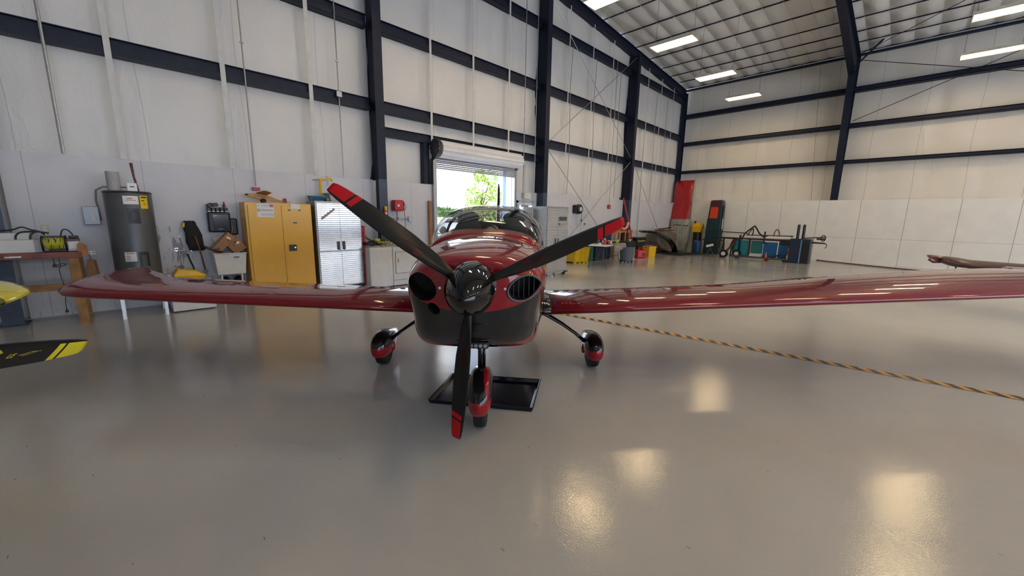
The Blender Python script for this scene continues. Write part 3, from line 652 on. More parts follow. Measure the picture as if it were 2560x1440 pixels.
def aircraft(label, P, left=4.1, right=4.1, full=True, dih=.050):
    R = thing('light_aircraft', label, 'aircraft', (0, 0, 0))
    # ---- fuselage
    secs = [
     (-1.93, [(0, 1.375), (.06, 1.37), (.11, 1.345), (.14, 1.30), (.155, 1.245), (.15, 1.19), (.12, 1.135), (.09, 1.105), (.05, 1.085), (0, 1.08)]),
     (-1.915, [(0, 1.385), (.09, 1.38), (.19, 1.355), (.27, 1.305), (.30, 1.235), (.285, 1.15), (.24, 1.06), (.19, 1.01), (.11, .985), (0, .98)]),
     (-1.86, [(0, 1.405), (.12, 1.40), (.24, 1.375), (.34, 1.315), (.38, 1.23), (.365, 1.135), (.34, 1.03), (.325, .955), (.27, .88), (0, .87)]),
     (-1.72, [(0, 1.425), (.14, 1.42), (.28, 1.39), (.39, 1.325), (.435, 1.225), (.42, 1.11), (.385, 1.0), (.395, .90), (.34, .80), (0, .785)]),
     (-1.45, [(0, 1.445), (.16, 1.44), (.32, 1.405), (.44, 1.325), (.48, 1.21), (.46, 1.08), (.425, .97), (.44, .84), (.39, .73), (0, .715)]),
     (-1.0, [(0, 1.465), (.18, 1.455), (.36, 1.41), (.465, 1.335), (.51, 1.2), (.505, 1.06), (.485, .93), (.49, .77), (.43, .66), (0, .645)]),
     (-.66, [(0, 1.475), (.19, 1.465), (.37, 1.42), (.485, 1.34), (.535, 1.21), (.54, 1.05), (.525, .90), (.525, .75), (.45, .635), (0, .62)]),
     (-.60, [(0, 1.455), (.20, 1.45), (.38, 1.41), (.50, 1.335), (.545, 1.21), (.545, 1.05), (.53, .90), (.52, .76), (.43, .635), (0, .62)]),
     (-.50, [(0, 1.36), (.20, 1.36), (.40, 1.345), (.52, 1.33), (.56, 1.22), (.56, 1.05), (.54, .90), (.53, .75), (.44, .625), (0, .61)]),
     (-.42, [(0, .95), (.25, .95), (.47, 1.0), (.53, 1.325), (.575, 1.24), (.57, 1.05), (.55, .90), (.53, .75), (.44, .62), (0, .60)]),
     (.3, [(0, .90), (.25, .90), (.50, .95), (.555, 1.315), (.60, 1.24), (.595, 1.05), (.57, .90), (.54, .75), (.44, .62), (0, .60)]),
     (.95, [(0, .95), (.24, .95), (.46, 1.0), (.51, 1.31), (.555, 1.23), (.55, 1.05), (.53, .90), (.50, .76), (.41, .64), (0, .62)]),
     (1.05, [(0, 1.40), (.2, 1.38), (.38, 1.35), (.49, 1.30), (.54, 1.22), (.535, 1.05), (.51, .90), (.48, .77), (.39, .65), (0, .63)]),
     (1.7, [(0, 1.40), (.15, 1.38), (.28, 1.33), (.37, 1.25), (.40, 1.16), (.40, 1.05), (.38, .93), (.35, .82), (.27, .73), (0, .70)]),
     (2.7, [(0, 1.25), (.09, 1.24), (.17, 1.21), (.22, 1.16), (.24, 1.10), (.24, 1.04), (.23, .97), (.2, .90), (.15, .85), (0, .83)]),
     (4.1, [(0, 1.12), (.03, 1.12), (.05, 1.11), (.065, 1.09), (.07, 1.07), (.07, 1.05), (.065, 1.03), (.05, 1.01), (.03, 1.0), (0, .99)]),
     (4.3, [(0, 1.09), (.01, 1.09), (.02, 1.08), (.025, 1.07), (.03, 1.06), (.03, 1.05), (.025, 1.04), (.02, 1.03), (.01, 1.02), (0, 1.02)]),
    ]
    g = MB(); rings = []
    for y, h in secs:
        h = h[:9] + [(h[8][0] * .6, h[8][1] + (h[9][1] - h[8][1]) * .5)] + h[9:]
        right_ = [(x, y, z) for x, z in h]; left_ = [(-x, y, z) for x, z in h[1:-1]][::-1]
        rings.append(right_ + left_)
    g.loft(rings)
    src = g.build('tmp_fus', P['body'], None, smooth='all', sub=2)
    cut = []
    if full:
        def tear(cx_, cz, s):
            pts = []
            for k in range(22):
                a = 2 * pi * k / 22; ex = 1.0 if cos(a) < 0 else 1.0
                x = .095 * cos(a); z = (.070 if s > 0 else .080) * sin(a) * (1 - .45 * max(0, cos(a)) ** 2)
                pts.append((cx_ + s * x, cz + z + .018 * cos(a)))
            return pts
        g = MB().prism(tear(.30, 1.215, 1), -2.05, -1.66, 'xz'); cut.append(g.build('c', blackgloss if False else rubber))
        g = MB().prism(tear(-.30, 1.215, -1), -2.05, -1.66, 'xz'); cut.append(g.build('c', rubber))
        g = MB().prism([(-.225 + .035 * cos(2 * pi * k / 16) - .012 * sin(2 * pi * k / 16), 1.09 + .036 * sin(2 * pi * k / 16)) for k in range(16)], -2.05, -1.7, 'xz'); cut.append(g.build('c', rubber))
        g = MB().prism([(-.15, .79), (.15, .79), (.13, .835), (-.13, .835)], -1.95, -1.55, 'xz'); cut.append(g.build('c', rubber))
        for c_ in cut:
            md = src.modifiers.new('b', 'BOOLEAN'); md.operation = 'DIFFERENCE'; md.object = c_; md.solver = 'EXACT'; md.material_mode = 'TRANSFER'
    bpy.context.view_layer.update()
    me = bpy.data.meshes.new_from_object(src.evaluated_get(bpy.context.evaluated_depsgraph_get()))
    for c_ in cut + [src]: bpy.data.objects.remove(c_)
    bm = bmesh.new(); bm.from_mesh(me)
    for ed in bm.edges:
        if len(ed.link_faces) == 2 and ed.calc_face_angle(0) > rad(40): ed.smooth = False
    bm.to_mesh(me); bm.free()
    fus = bpy.data.objects.new('fuselage', me); COL.objects.link(fus); fus.parent = R; fus['label'] = 'glossy cowling and body with black chin'
    # ---- inlet grille, chin louvres, landing light
    if full:
        g = MB()
        rim = [(.30 + .10 * cos(a), -1.922 + .10 * max(0, (.10 + .10 * cos(a)) / .2) ** 1.6, 1.215 + .074 * sin(a) * (1 - .45 * max(0, cos(a)) ** 2) + .018 * cos(a)) for a in [2 * pi * k / 28 for k in range(29)]]
        MB().tube(rim, .008, 6).build('inlet_rim', greydark, R, smooth='all')
        for k in range(5):
            x = .235 + k * .030; MB_ = g.tube([(x, -1.84, 1.15), (x, -1.84, 1.28)], .0022, 5)
        g.build('inlet_grille', greydark, R)
        g = MB()
        for k in range(7):
            z = 1.0 - .019 * k; yy = -1.919 + (1.0 - z) * .50
            g.tube([(-.20 + .008 * k, yy + .045, z), (-.1, yy + .012, z), (0, yy, z), (.1, yy + .012, z), (.20 - .008 * k, yy + .045, z)], .005, 6)
        g.build('chin_louvres', blackgloss, R, smooth='all')
        g = MB().b2((-.06, -1.865, .835), (.09, -1.76, .875)); g.build('light_housing', black, R, bevel=.006)
        for k in range(5):
            a = MB().cyl((-.04 + .0275 * k, -1.868, .856), .011, .012, 'y', 12).build('landing_lamp', galv, R, smooth=True)
        for s in (-1, 1):
            MB().lathe([(.008, -.004), (.008, .004)], (s * .185, -1.925, 1.215), 12, 'y').build('cowl_screw', chrome, R)
    # ---- propeller
    pr = MB().cyl((0, 0, 0), .07, .10, 'y').build('propeller', black, R); pr.location = (0, -2.04, 1.236)
    prof = [(.001, -.315), (.025, -.305), (.055, -.275), (.085, -.225), (.110, -.165), (.128, -.10), (.138, -.03), (.142, .03), (.142, .085), (.13, .09)]
    sp = MB().lathe(prof, (0, 0, 0), 40, 'y').build('spinner', P['spin'], pr, smooth=True)
    for k, a in enumerate(P['angles']): make_blade(pr, P['blade'], a, P['decal'], k)
    # ---- canopy
    cs = [(-.64, .46, 1.335, 1.47), (-.60, .475, 1.33, 1.52), (-.50, .50, 1.325, 1.575), (-.3, .54, 1.32, 1.645), (0, .575, 1.315, 1.715), (.35, .585, 1.31, 1.745), (.7, .565, 1.305, 1.72), (1.05, .50, 1.32, 1.63), (1.4, .38, 1.37, 1.51), (1.6, .27, 1.36, 1.43)]
    rings = []
    for y, w_, zb, zt in cs:
        rings.append([((w_) * (abs(cos(a)) ** .72) * (1 if cos(a) > 0 else -1), y, zb + (zt - zb) * (sin(a) ** .80)) for a in [pi * k / 28 for k in range(29)]])
    MB().loft(rings, cap=False, closed=False).build('canopy', canopy_glass, R, smooth='all', label='clear bubble canopy')
    for i, (j, nm) in enumerate(((0, 'windscreen_frame'),)):
        pts = [(x, y - .005, z + .004) for x, y, z in rings[j]]
        g = MB(); n_ = len(pts); back = [(x * 1.0, y + .0, z) for x, y, z in rings[1]]
        fr = [(x * 1.04, y - .10, z - .035) for x, y, z in rings[0]]; bk = [(x * 1.006, y, z - .012) for x, y, z in rings[1]]
        g.add(fr + bk, [(k, k + 1, n_ + k + 1, n_ + k) for k in range(n_ - 1)]); o = g.build(nm, P['gloss'], R, smooth='all')
        q = o.modifiers.new('solid', 'SOLIDIFY'); q.thickness = .006
    for s in (-1, 1):
        MB().tube([(s * w_ * 1.0, y, zb - .004) for y, w_, zb, zt in cs], .012, 8).build('canopy_rail', P['gloss'], R, smooth='all')
    MB().tube([(x * .985, y, z * 1.0 - .012) for x, y, z in rings[6]], .016, 8).build('canopy_bow', black, R, smooth='all')
    # ---- cockpit
    for s in (-1, 1):
        x = s * .265
        g = MB().ell((x, .50, 1.33), (.19, .06, .27), 20, 12); st = g.build('seat_back', cloth_black, R, smooth='all')
        MB().ell((x, .49, 1.60), (.13, .045, .075), 18, 10).build('headrest', cloth_black, R, smooth='all')
        MB().box((x, .12, 1.0), (.42, .55, .12)).build('seat_cushion', tan, R, bevel=.04)
        MB().add([(s * .50, -.40, 1.33), (s * .565, .3, 1.32), (s * .535, .9, 1.31), (s * .46, .9, 1.47), (s * .50, .55, 1.44), (s * .50, .3, 1.40), (s * .50, .0, 1.34)], [(0, 1, 2, 3, 4, 5, 6)]).build('side_panel', tan, R)
    MB().add([(-.50, .90, 1.0), (.50, .90, 1.0), (.515, .88, 1.34), (.47, .88, 1.46), (.34, .90, 1.56), (-.34, .90, 1.56), (-.47, .88, 1.46), (-.515, .88, 1.34)], [(0, 1, 2, 3, 4, 5, 6, 7)]).build('rear_bulkhead', cloth_black, R)
    MB().ell((0, .62, 1.40), (.11, .08, .12), 14, 8).build('centre_console', tan, R, smooth='all')
    MB().tube([(.03 + .055 * cos(a), -.34, 1.475 + .055 * sin(a)) for a in [pi * k / 10 for k in range(11)]], .009, 6).build('headset', black, R, smooth='all')
    g = MB().ell((0, -.52, 1.40), (.44, .16, .055), 24, 8); g.build('glareshield', cloth_black, R, smooth='all')
    # ---- wings
    for s, span_, sl in ((-1, left, .030), (1, right, dih)):
        z0 = .715; S_ = []
        for x in ((.60, 1.5, 2.6) if span_ < 5 else (.60, 1.5, 2.6, 3.4, 4.2, 5.0)) + (span_ - .45, span_ - .18):
            z = z0 + sl * (x - .6); S_.append((s * x, -.44, 1.16, z, z - .015 + (min(.10, max(0, x - 2.8) * .05) if span_ > 5 else 0), .128))
        zt = z0 + sl * (span_ - .6)
        S_ += [(s * (span_ - .02), -.42, 1.14, zt + .002, zt + .03, .135), (s * (span_ + .07), -.36, 1.08, zt + .006, zt + .05, .135), (s * (span_ + .14), -.22, .98, zt + .015, zt + .06, .13), (s * (span_ + .22), .03, .76, zt + .03, zt + .075, .13), (s * (span_ + .30), .33, .50, zt + .05, zt + .09, .11), (s * (span_ + .34), .55, .29, zt + .065, zt + .095, .07)]
        w_ = wing_loft(S_, 16).build('wing', P['wing'], R, smooth='all')
        # walkway stripes near the root
        g = MB()
        if full:
            for i in range(6):
                x = .70 + .115 * i; c = [(x, .16), (x + .055, .16), (x + .115, .36), (x + .06, .36)]
                g.add([(s * a, b_, upper(S_, s * a, b_) + .004) for a, b_ in c], [(0, 1, 2, 3)])
            g.build('walkway_stripes', black, w_)
            MB().lathe([(.045, -.002), (.045, .006), (.02, .008)], (s * 1.95, .10, upper(S_, s * 1.95, .1)), 20).build('fuel_cap', galv, w_, smooth=True)
            # panel gap of aileron and flap
            g = MB()
            for a, b_ in ((.75, 2.35), (2.42, span_ - .35)):
                n_ = 14
                for i in range(n_):
                    x0, x1 = lin(a, b_, i / n_), lin(a, b_, (i + 1) / n_)
                    g.add([(s * x0, .44, upper(S_, s * x0, .44) + .002), (s * x1, .44, upper(S_, s * x1, .44) + .002), (s * x1, .449, upper(S_, s * x1, .449) + .002), (s * x0, .449, upper(S_, s * x0, .449) + .002)], [(0, 1, 2, 3)])
            g.build('control_surface_gap', black, w_)
        # root fairing
        rf_ = [(s * .50, -.47, 1.24, .72, .70, .150), (s * .57, -.46, 1.20, .717, .702, .138), (s * .63, -.45, 1.18, .716, .702, .134)]
        wing_loft(rf_, 16).build('wing_root_fairing', blackgloss, R, smooth='all')
        # gear
        g = MB(); pts = [(s * .40, .0, .70), (s * .62, 0, .585), (s * .80, 0, .48), (s * .95, 0, .375), (s * 1.05, 0, .29)]
        rings = []
        for i, p in enumerate(pts):
            a_ = Vector(pts[min(i + 1, 4)]) - Vector(pts[max(i - 1, 0)]); a_.normalize(); nrm = Vector((-a_.z, 0, a_.x)) * s; wdt = [.065, .055, .047, .042, .045][i]; tk = [.026, .023, .020, .018, .022][i]
            rings.append([Vector(p) + Vector((0, wdt * cos(q), 0)) + nrm * (tk * sin(q)) for q in [2 * pi * k / 14 for k in range(14)]])
        g.loft(rings); g.build('landing_gear_leg', blackgloss, R, smooth='all')
        wheel_set(R, s * 1.146, 0, P, .108, 0)
    # nose gear
    g = MB().tube([(0, -1.15, .78), (.0, -1.20, .60), (0, -1.22, .40)], .024, 10); g.tube([(.028, -1.19, .7), (.03, -1.22, .42)], .010, 6); g.build('nose_strut', blackgloss, R, smooth='all')
    MB().ell((-.02, -1.17, .64), (.035, .05, .05), 14, 8).build('strut_pivot', black, R, smooth='all')
    wheel_set(R, .005, -1.27, P, .097, 1)
    # ---- tail
    g = MB(); rings = []
    for z, y0, ch, th in ((1.0, 3.25, 1.05, .10), (1.6, 3.45, .78, .10), (2.15, 3.65, .52, .10), (2.24, 3.72, .42, .06)):
        rings.append([(pz * ch, y0 + px * ch, z) for px, pz in airfoil(10, th, 0)])
    MB().loft(rings).build('tail_fin', blackgloss, R, smooth='all')
    g = MB(); rings = []
    for x, y0, ch in ((-1.5, 3.72, .42), (-1.42, 3.62, .55), (0, 3.45, .72), (1.42, 3.62, .55), (1.5, 3.72, .42)):
        rings.append([(x, y0 + px * ch, 1.0 + pz * ch) for px, pz in airfoil(10, .10, 0)])
    MB().loft(rings).build('tailplane', P['gloss'], R, smooth='all')
    return R
def wheel_set(R, x, y, P, hw, nose):
    # spat: teardrop, flat sided
    g = MB(); rings = []
    if nose: st = [(-.265, .012, .25, .29), (-.25, .50, .20, .33), (-.21, .80, .175, .39), (-.13, .97, .165, .445), (-.01, 1.0, .165, .475), (.12, .93, .18, .455), (.26, .66, .22, .40), (.38, .30, .26, .34), (.44, .04, .28, .30)]
    else: st = [(-.25, .015, .20, .24), (-.235, .48, .15, .285), (-.19, .80, .12, .335), (-.10, .97, .11, .37), (.02, 1.0, .11, .383), (.16, .90, .14, .365), (.32, .62, .18, .33), (.46, .28, .21, .28), (.52, .04, .235, .25)]
    for dy, w_, z0, z1 in st:
        ring = []
        for k in range(20):
            a = 2 * pi * k / 20; e_ = .72; cx_ = (abs(cos(a)) ** e_) * (1 if cos(a) >= 0 else -1); sz = (abs(sin(a)) ** e_) * (1 if sin(a) >= 0 else -1)
            ring.append((x + hw * w_ * cx_, y + dy, (z0 + z1) / 2 + (z1 - z0) / 2 * sz))
        rings.append(ring)
    g.loft(rings); sp = g.build('nose_wheel_fairing' if nose else 'wheel_fairing', P['spatn'] if nose else P['spat'], R, smooth='all', sub=1)
    r = .165 if nose else .17; w_ = .05 if nose else .06
    prof = [(.05, -w_ * .7), (r * .8, -w_), (r * .95, -w_ * .85), (r * .995, -w_ * .5)]
    for k in range(5): h_ = -w_ * .4 + w_ * .2 * k; prof += [(r, h_ - .003), (r, h_ + .003), (r - .004, h_ + .0045), (r - .004, h_ + w_ * .2 - .0045)]
    prof = prof[:-2] + [(r * .995, w_ * .5), (r * .95, w_ * .85), (r * .8, w_), (.05, w_ * .7)]
    MB().lathe([(a, b_) for a, b_ in prof], (x, y, r + .001), 36, 'x').build('tyre', rubber, R, smooth=True)
    s = 1 if x >= 0 else -1
    if not nose:
        MB().ell((x - s * (hw - .01), y + .02, .20), (.022, .06, .06), 12, 8).build('axle_cap', P['gloss'], R, smooth='all')
RED = (.27, .004, .012); YEL = (.78, .68, .015)
red_wing = mat('red_wing_paint', (.20, .003, .010), .4, coat=1, spec=.1, noise_a=.02)
PR = dict(body=paint_body('red_body_paint', RED), gloss=red_gloss, spin=blackgloss, wing=red_wing, blade=blade_mat('blade_red_tip', (.42, .006, .012)), decal=mat('decal_red', (.085, .004, .007), .5, spec=.2), angles=(144.3, 25.1, -95.2),
          spat=two_tone('spat_paint', (.006, .006, .007), RED, .245, 0), spatn=nose_spat('nose_spat_paint', (.006, .006, .007), RED))
yel_gloss = mat('yellow_gloss_paint', YEL, .25, coat=1)
PY = dict(body=paint_body('yellow_body_paint', YEL), gloss=yel_gloss, spin=blackgloss, wing=yel_gloss, blade=blade_mat('blade_yellow_tip', (.72, .66, .03)), decal=None, angles=(-13, 107, 227),
          spat=two_tone('spat_paint_y', (.006, .006, .007), YEL, .215), spatn=nose_spat('nose_spat_paint_y', (.006, .006, .007), YEL))
dark_wing = mat('dark_wing', (.07, .03, .032), .5, coat=.2)
P3 = dict(PR); P3['wing'] = dark_wing
A1 = aircraft('red low wing light aircraft with black nose and three blade propeller', PR, 4.08, 6.3)
A1.location = (-3.067, 2.72, 0); A1.rotation_euler = (0, 0, rad(45.68))
A2 = aircraft('yellow light aircraft at the left edge, its wing tip and one yellow tipped blade', PY, 3.6, 2.85, True, .10)
A2.location = (-2.735, -2.365, 0); A2.rotation_euler = (0, 0, rad(150))
# lettering on the visible yellow tipped blade
bl = [o for o in A2.children if o.name.startswith('propeller')][0]
b0 = [o for o in bl.children if o.name.startswith('blade')][0]
dy = mat('decal_yellow', (.62, .56, .03), .4); p = rad(38)
def fp(r, s_): return (r, s_ * sin(p) - .014, -s_ * cos(p))
g = MB().add([fp(.42, -.008), fp(.485, -.022), fp(.505, -.008), fp(.48, .008), fp(.44, .012)], [(0, 1, 2, 3, 4)])
for a, b_ in (((.575, .012), (.62, .000)), ((.59, .016), (.64, .004)), ((.62, .000), (.66, .002))):
    g.add([fp(a[0], a[1]), fp(b_[0], b_[1]), fp(b_[0], b_[1] + .002), fp(a[0], a[1] + .003)], [(0, 1, 2, 3)])
g.build('blade_lettering_strokes', dy, b0)
tx = text_mesh('LE', .026, 'blade_lettering', dy, b0, fp(.625, .016), (0, 0, 0), shear=.35)
ex = Vector((1, 0, 0)); ez = Vector((0, -sin(p), cos(p))); ey = ez.cross(ex)
tx.matrix_parent_inverse = Matrix(); tx.matrix_local = Matrix.Translation(fp(.545, .012)) @ Matrix((ex, ez, ex.cross(ez))).transposed().to_4x4()
A3 = aircraft('dark winged aircraft at the right edge, only its red wing tip in view', P3, 4.0, 4.1, full=False)
A3.location = (4.75, 11.5, .06); A3.rotation_euler = (0, 0, rad(3))
MB().ell((-4.22, .15, .90), (.12, .16, .035), 16, 8).build('wing_tip_light', mat('tip_red', (.16, .012, .02), .3, coat=.5), A3, smooth='all')
MB().tube([(-4.33, .0, .90), (-4.36, .0, .86), (-4.30, .0, .82), (-4.20, .0, .83)], .022, 8).build('wing_tip_fairing', mat('tip_red', (.16, .012, .02), .3, coat=.5), A3, smooth='all')
MB().tube([(-3.98, .0, .80), (-3.99, .0, .72)], .018, 8, rs=[.022, .010]).build('tie_down_fitting', black, A3, smooth='all')
# tray under the nose
t = thing('drip_tray', 'black rectangular drip tray on the floor under the red aircraft', 'tray', (-3.067, 2.72, 0), 45.68)
g = MB(); A_, B_, C_, D_ = (-.48, -.93), (-.35, -.35), (.545, -.475), (.43, -1.07)
def inset(d):
    cx_ = sum(p[0] for p in (A_, B_, C_, D_)) / 4; cy_ = sum(p[1] for p in (A_, B_, C_, D_)) / 4
    return [(p[0] + (cx_ - p[0]) * d, p[1] + (cy_ - p[1]) * d) for p in (A_, B_, C_, D_)]
rings = [[(x, y, z) for x, y in inset(d)] for d, z in ((.03, 0.0), (.0, .035), (.0, .042), (.025, .042), (.075, .006), (.9, .006))]
g.loft(rings); g.build('tray_pan', mat('tray_black', (.006, .008, .016), .12), t, bevel=.012, seg=3)
# ================================================================ things along the left wall
# ---- workbench at the far left (front edge about 0.8 m off the wall)
t = onwall('workbench', 'wooden workbench with brown front beam and one visible post at the far left', 'workbench', -.42, .80)
MB().b2((-2.6, .03, 1.015), (0, .78, 1.04)).build('bench_top', mat('bench_top_dark', (.03, .025, .025), .5), t)
MB().b2((-2.6, -.01, .96), (.0, .03, 1.04)).build('front_beam', wood_red, t, bevel=.003)
MB().b2((-.14, .03, 0), (-.04, .12, .96)).build('post', wood, t, bevel=.004); MB().b2((-2.5, .03, 0), (-2.4, .12, .96)).build('post', wood, t, bevel=.004)
MB().b2((-.14, .68, 0), (-.04, .77, .96)).build('post', wood, t, bevel=.004)
MB().b2((-2.5, .125, .50), (-.04, .165, .59)).build('lower_rail', wood, t, bevel=.003)
MB().prism([(.0, .98), (.055, .98), (.055, 1.10), (.02, 1.15), (-.03, 1.15), (-.03, 1.04), (.0, 1.04)], -.03, .06, 'xz').build('end_block', wood_or, t)
MB().b2((.055, .0, 1.03), (.13, .01, 1.035)).b2((.055, .0, 1.0), (.13, .01, 1.005)).b2((.085, .0, .98), (.09, .01, 1.05)).build('hook_bracket', galv, t)
t = onwall('spirit_level', 'small silvery spirit level fixed to the brown beam of the workbench', 'level', -1.02, .82, .995)
MB().box((0, 0, 0), (.14, .012, .026)).build('level_body', galv, t, bevel=.004); MB().box((0, -.008, 0), (.055, .006, .012)).build('level_vial', white_plastic, t)
t = onwall('carton', 'long white carton at the front of the workbench', 'box', -1.5, .62, 1.04)
MB().b2((-.9, -.07, 0), (.66, .07, .165)).build('carton_body', white_plastic, t, bevel=.003); MB().b2((.66, -.07, 0), (.78, .07, .165)).build('carton_end', mat('grey_light', (.40, .40, .41), .5), t, bevel=.003)
t = onwall('carton', 'taller white carton behind the long one on the workbench', 'box', -1.5, .42, 1.04)
MB().b2((-.9, -.08, 0), (.62, .08, .25)).build('carton_body', white_plastic, t, bevel=.003)
t = onwall('cable_reel', 'black cable reel wound with yellow cord on the workbench', 'cable reel', -.66, .66, 1.045)
for x in (-.105, .105):
    g = MB(); g.tube([(x, .10 * cos(a) * 1.0, .105 + .10 * sin(a)) for a in [2 * pi * k / 20 for k in range(21)]], .011, 6)
    for k in range(3): a = pi * k / 3; g.bar((x, .1 * cos(a), .105 + .1 * sin(a)), (x, -.1 * cos(a), .105 - .1 * sin(a)), .01, .015)
    g.build('reel_flange', black, t, smooth=True)
g = MB(); rnd = random.Random(4)
for k in range(26):
    x = -.09 + .18 * k / 25; tilt = rnd.uniform(-.03, .03)
    g.tube([(x + tilt * sin(a), .075 * cos(a), .105 + .082 * sin(a)) for a in [2 * pi * j / 16 for j in range(17)]], .0048, 5)
g.build('yellow_cord', mat('cord_yellow', (.52, .50, .03), .5), t, smooth='all', label='yellow cord winding')
MB().b2((-.11, -.10, .0), (.11, .10, .014)).build('reel_stand', black, t, bevel=.004); MB().bar((-.11, -.02, .20), (.11, -.02, .20), .03, .02).build('reel_handle', black, t, bevel=.005)
t = onwall('battery', 'small clear cased battery with white label and maroon lid on the workbench end', 'battery', -.485, .70, 1.045)
MB().b2((-.058, -.05, 0), (.058, .05, .14)).build('battery_case', mat('battery_grey', (.42, .42, .42), .3), t, bevel=.004)
MB().b2((-.062, -.054, .14), (.062, .054, .172)).build('battery_lid', mat('maroon', (.14, .02, .03), .4), t, bevel=.006); MB().b2((-.045, -.0525, .03), (.045, -.051, .125)).build('battery_label', paper, t)
MB().b2((-.04, .0, .172), (.055, .05, .21)).build('charger_clamp', black, t, bevel=.01)
def cord(label, pts, r=.008, m=black, name='power_cable', cat='cable'):
    # smooth the path
    P = [Vector(p) for p in pts]; out = []
    for i in range(len(P) - 1):
        p0, p1, p2, p3 = P[max(i - 1, 0)], P[i], P[i + 1], P[min(i + 2, len(P) - 1)]
        for k in range(6):
            u = k / 6; out.append(.5 * ((2 * p1) + (-p0 + p2) * u + (2 * p0 - 5 * p1 + 4 * p2 - p3) * u * u + (-p0 + 3 * p1 - 3 * p2 + p3) * u ** 3))
    out.append(P[-1]); return tag(MB().tube(out, r, 7).build(name, m, smooth='all'), label, cat)
cord('thick black cable looping over the white cartons on the workbench', [(-8.3, -2.0, 1.30), (-8.28, -1.5, 1.31), (-8.25, -1.05, 1.33), (-8.25, -.93, 1.37), (-8.25, -.85, 1.335), (-8.25, -.78, 1.31), (-8.22, -.74, 1.27)], .010)
cord('second black cable arching down the front of the white cartons', [(-8.25, -.80, 1.31), (-8.18, -.92, 1.31), (-8.14, -.97, 1.27), (-8.13, -.98, 1.215)], .011)
cord('third black cable arching between the cartons and the yellow reel', [(-8.2, -.70, 1.29), (-8.16, -.80, 1.31), (-8.14, -.85, 1.27), (-8.13, -.86, 1.215)], .011)
cord('black cable arching from the yellow reel to the battery', [(-8.19, -.60, 1.235), (-8.19, -.57, 1.33), (-8.19, -.52, 1.33), (-8.18, -.48, 1.26)], .008)
t = onwall('hanging_power_cord', 'thin black cord with a knot and plug dangling below the workbench', 'cord', -.66, .76, .2)
g = MB().tube([(.015, 0, .75), (.02, 0, .69), (.018, 0, .64), (.0, 0, .60), (.01, 0, .45), (.02, 0, .3), (.0, 0, .12), (.0, 0, .04)], .0045, 6)
g.tube([(.02 + .055 * cos(a) * 1.0, 0, .66 + .014 * sin(a) + .012 * cos(a)) for a in [2 * pi * k / 14 for k in range(15)]], .005, 5); g.build('cord', black, t, smooth='all')
MB().lathe([(.006, .055), (.010, .04), (.02, .005), (.016, 0)], (0, 0, 0), 10).build('plug', black, t, smooth=True)
t = onwall('power_plug', 'short black plug hanging under the workbench beam', 'plug', -.69, .78, .84)
MB().tube([(0, 0, .12), (0, 0, .05)], .004, 5).build('cord', black, t); MB().lathe([(.006, .055), (.010, .04), (.02, .005), (.016, 0)], (0, 0, 0), 10).build('plug_body', black, t, smooth=True)
t = onwall('hand_broom', 'worn wooden brush hanging on a chain beside the workbench post', 'brush', -.37, .30, .62)
MB().tube([(-.02, 0, .42), (-.01, 0, .34), (-.0, 0, .26)], .006, 5).build('chain', galv, t); MB().prism([(-.06, .0), (.05, -.03), (.03, .26), (-.03, .26)], -.02, .02, 'xz').build('brush_block', wood, t, bevel=.005)
MB().bar((.05, 0, -.03), (.03, 0, .25), .02, .05).build('brush_back', wood_red, t)
t = onwall('wall_socket', 'cream wall socket plate above the yellow cable reel', 'socket', -.78, .0, 1.33)
MB().box((0, -.006, 0), (.075, .012, .115)).build('socket_plate', cream, t, bevel=.003)
for z in (-.022, .022): MB().cyl((0, -.014, z), .014, .006, 'y', 12).build('socket_face', white_plastic, t)
# ---- water heater
t = onwall('water_heater', 'tall dark grey cylindrical water heater on a metal stand', 'water heater', .135, .50, 0)
MB().lathe([(.26, .52), (.268, .53), (.268, 1.86), (.262, 1.875)], (0, 0, 0), 48).build('tank', mat('heater_grey', (.095, .098, .102), .35, .2), t, smooth=True)
MB().lathe([(.272, 1.86), (.274, 1.875), (.25, 1.892), (.02, 1.895)], (0, 0, 0), 48).build('tank_cap', black, t, smooth=True)
MB().b2((-.30, -.28, .49), (.30, .28, .52)).build('stand_top', galv, t)
for x in (-.24, .24):
    for y in (-.25, .28): MB().b2((x - .02, y - .02, 0), (x + .02, y + .02, .49)).build('stand_leg', mat('white_metal', (.72, .73, .75), .3, .3), t)
def curved(z0, z1, a0, a1, r=.2700, n=8):
    g = MB(); vs = []
    for k in range(n + 1):
        a = a0 + (a1 - a0) * k / n; vs += [(r * sin(a), -r * cos(a), z0), (r * sin(a), -r * cos(a), z1)]
    g.add(vs, [(2 * k, 2 * k + 2, 2 * k + 3, 2 * k + 1) for k in range(n)]); return g
# angles measured from straight out of the wall; camera sees from the left side
curved(1.70, 1.82, rad(-14), rad(22)).build('label_sticker', paper, t, smooth='all', label='white label sticker')
curved(1.64, 1.83, rad(26), rad(48)).build('energy_sticker', mat('sticker_yellow', (.85, .60, .02), .5), t, smooth='all', label='yellow label sticker')
curved(1.795, 1.815, rad(29), rad(45), .2704).build('sticker_print', black, t); curved(1.75, 1.762, rad(29), rad(38), .2704).build('sticker_print', black, t); curved(1.70, 1.708, rad(33), rad(40), .2704).build('sticker_print', black, t)
curved(1.775, 1.79, rad(-4), rad(8), .2704).build('sticker_print', red_plastic, t); curved(1.755, 1.762, rad(-8), rad(16), .2704).build('sticker_print', greydark, t)
curved(1.42, 1.64, rad(-8), rad(20), .276).build('access_panel', black, t, smooth='all')
a_ = rad(6); c_ = Vector((.279 * sin(a_), -.279 * cos(a_), 1.53))
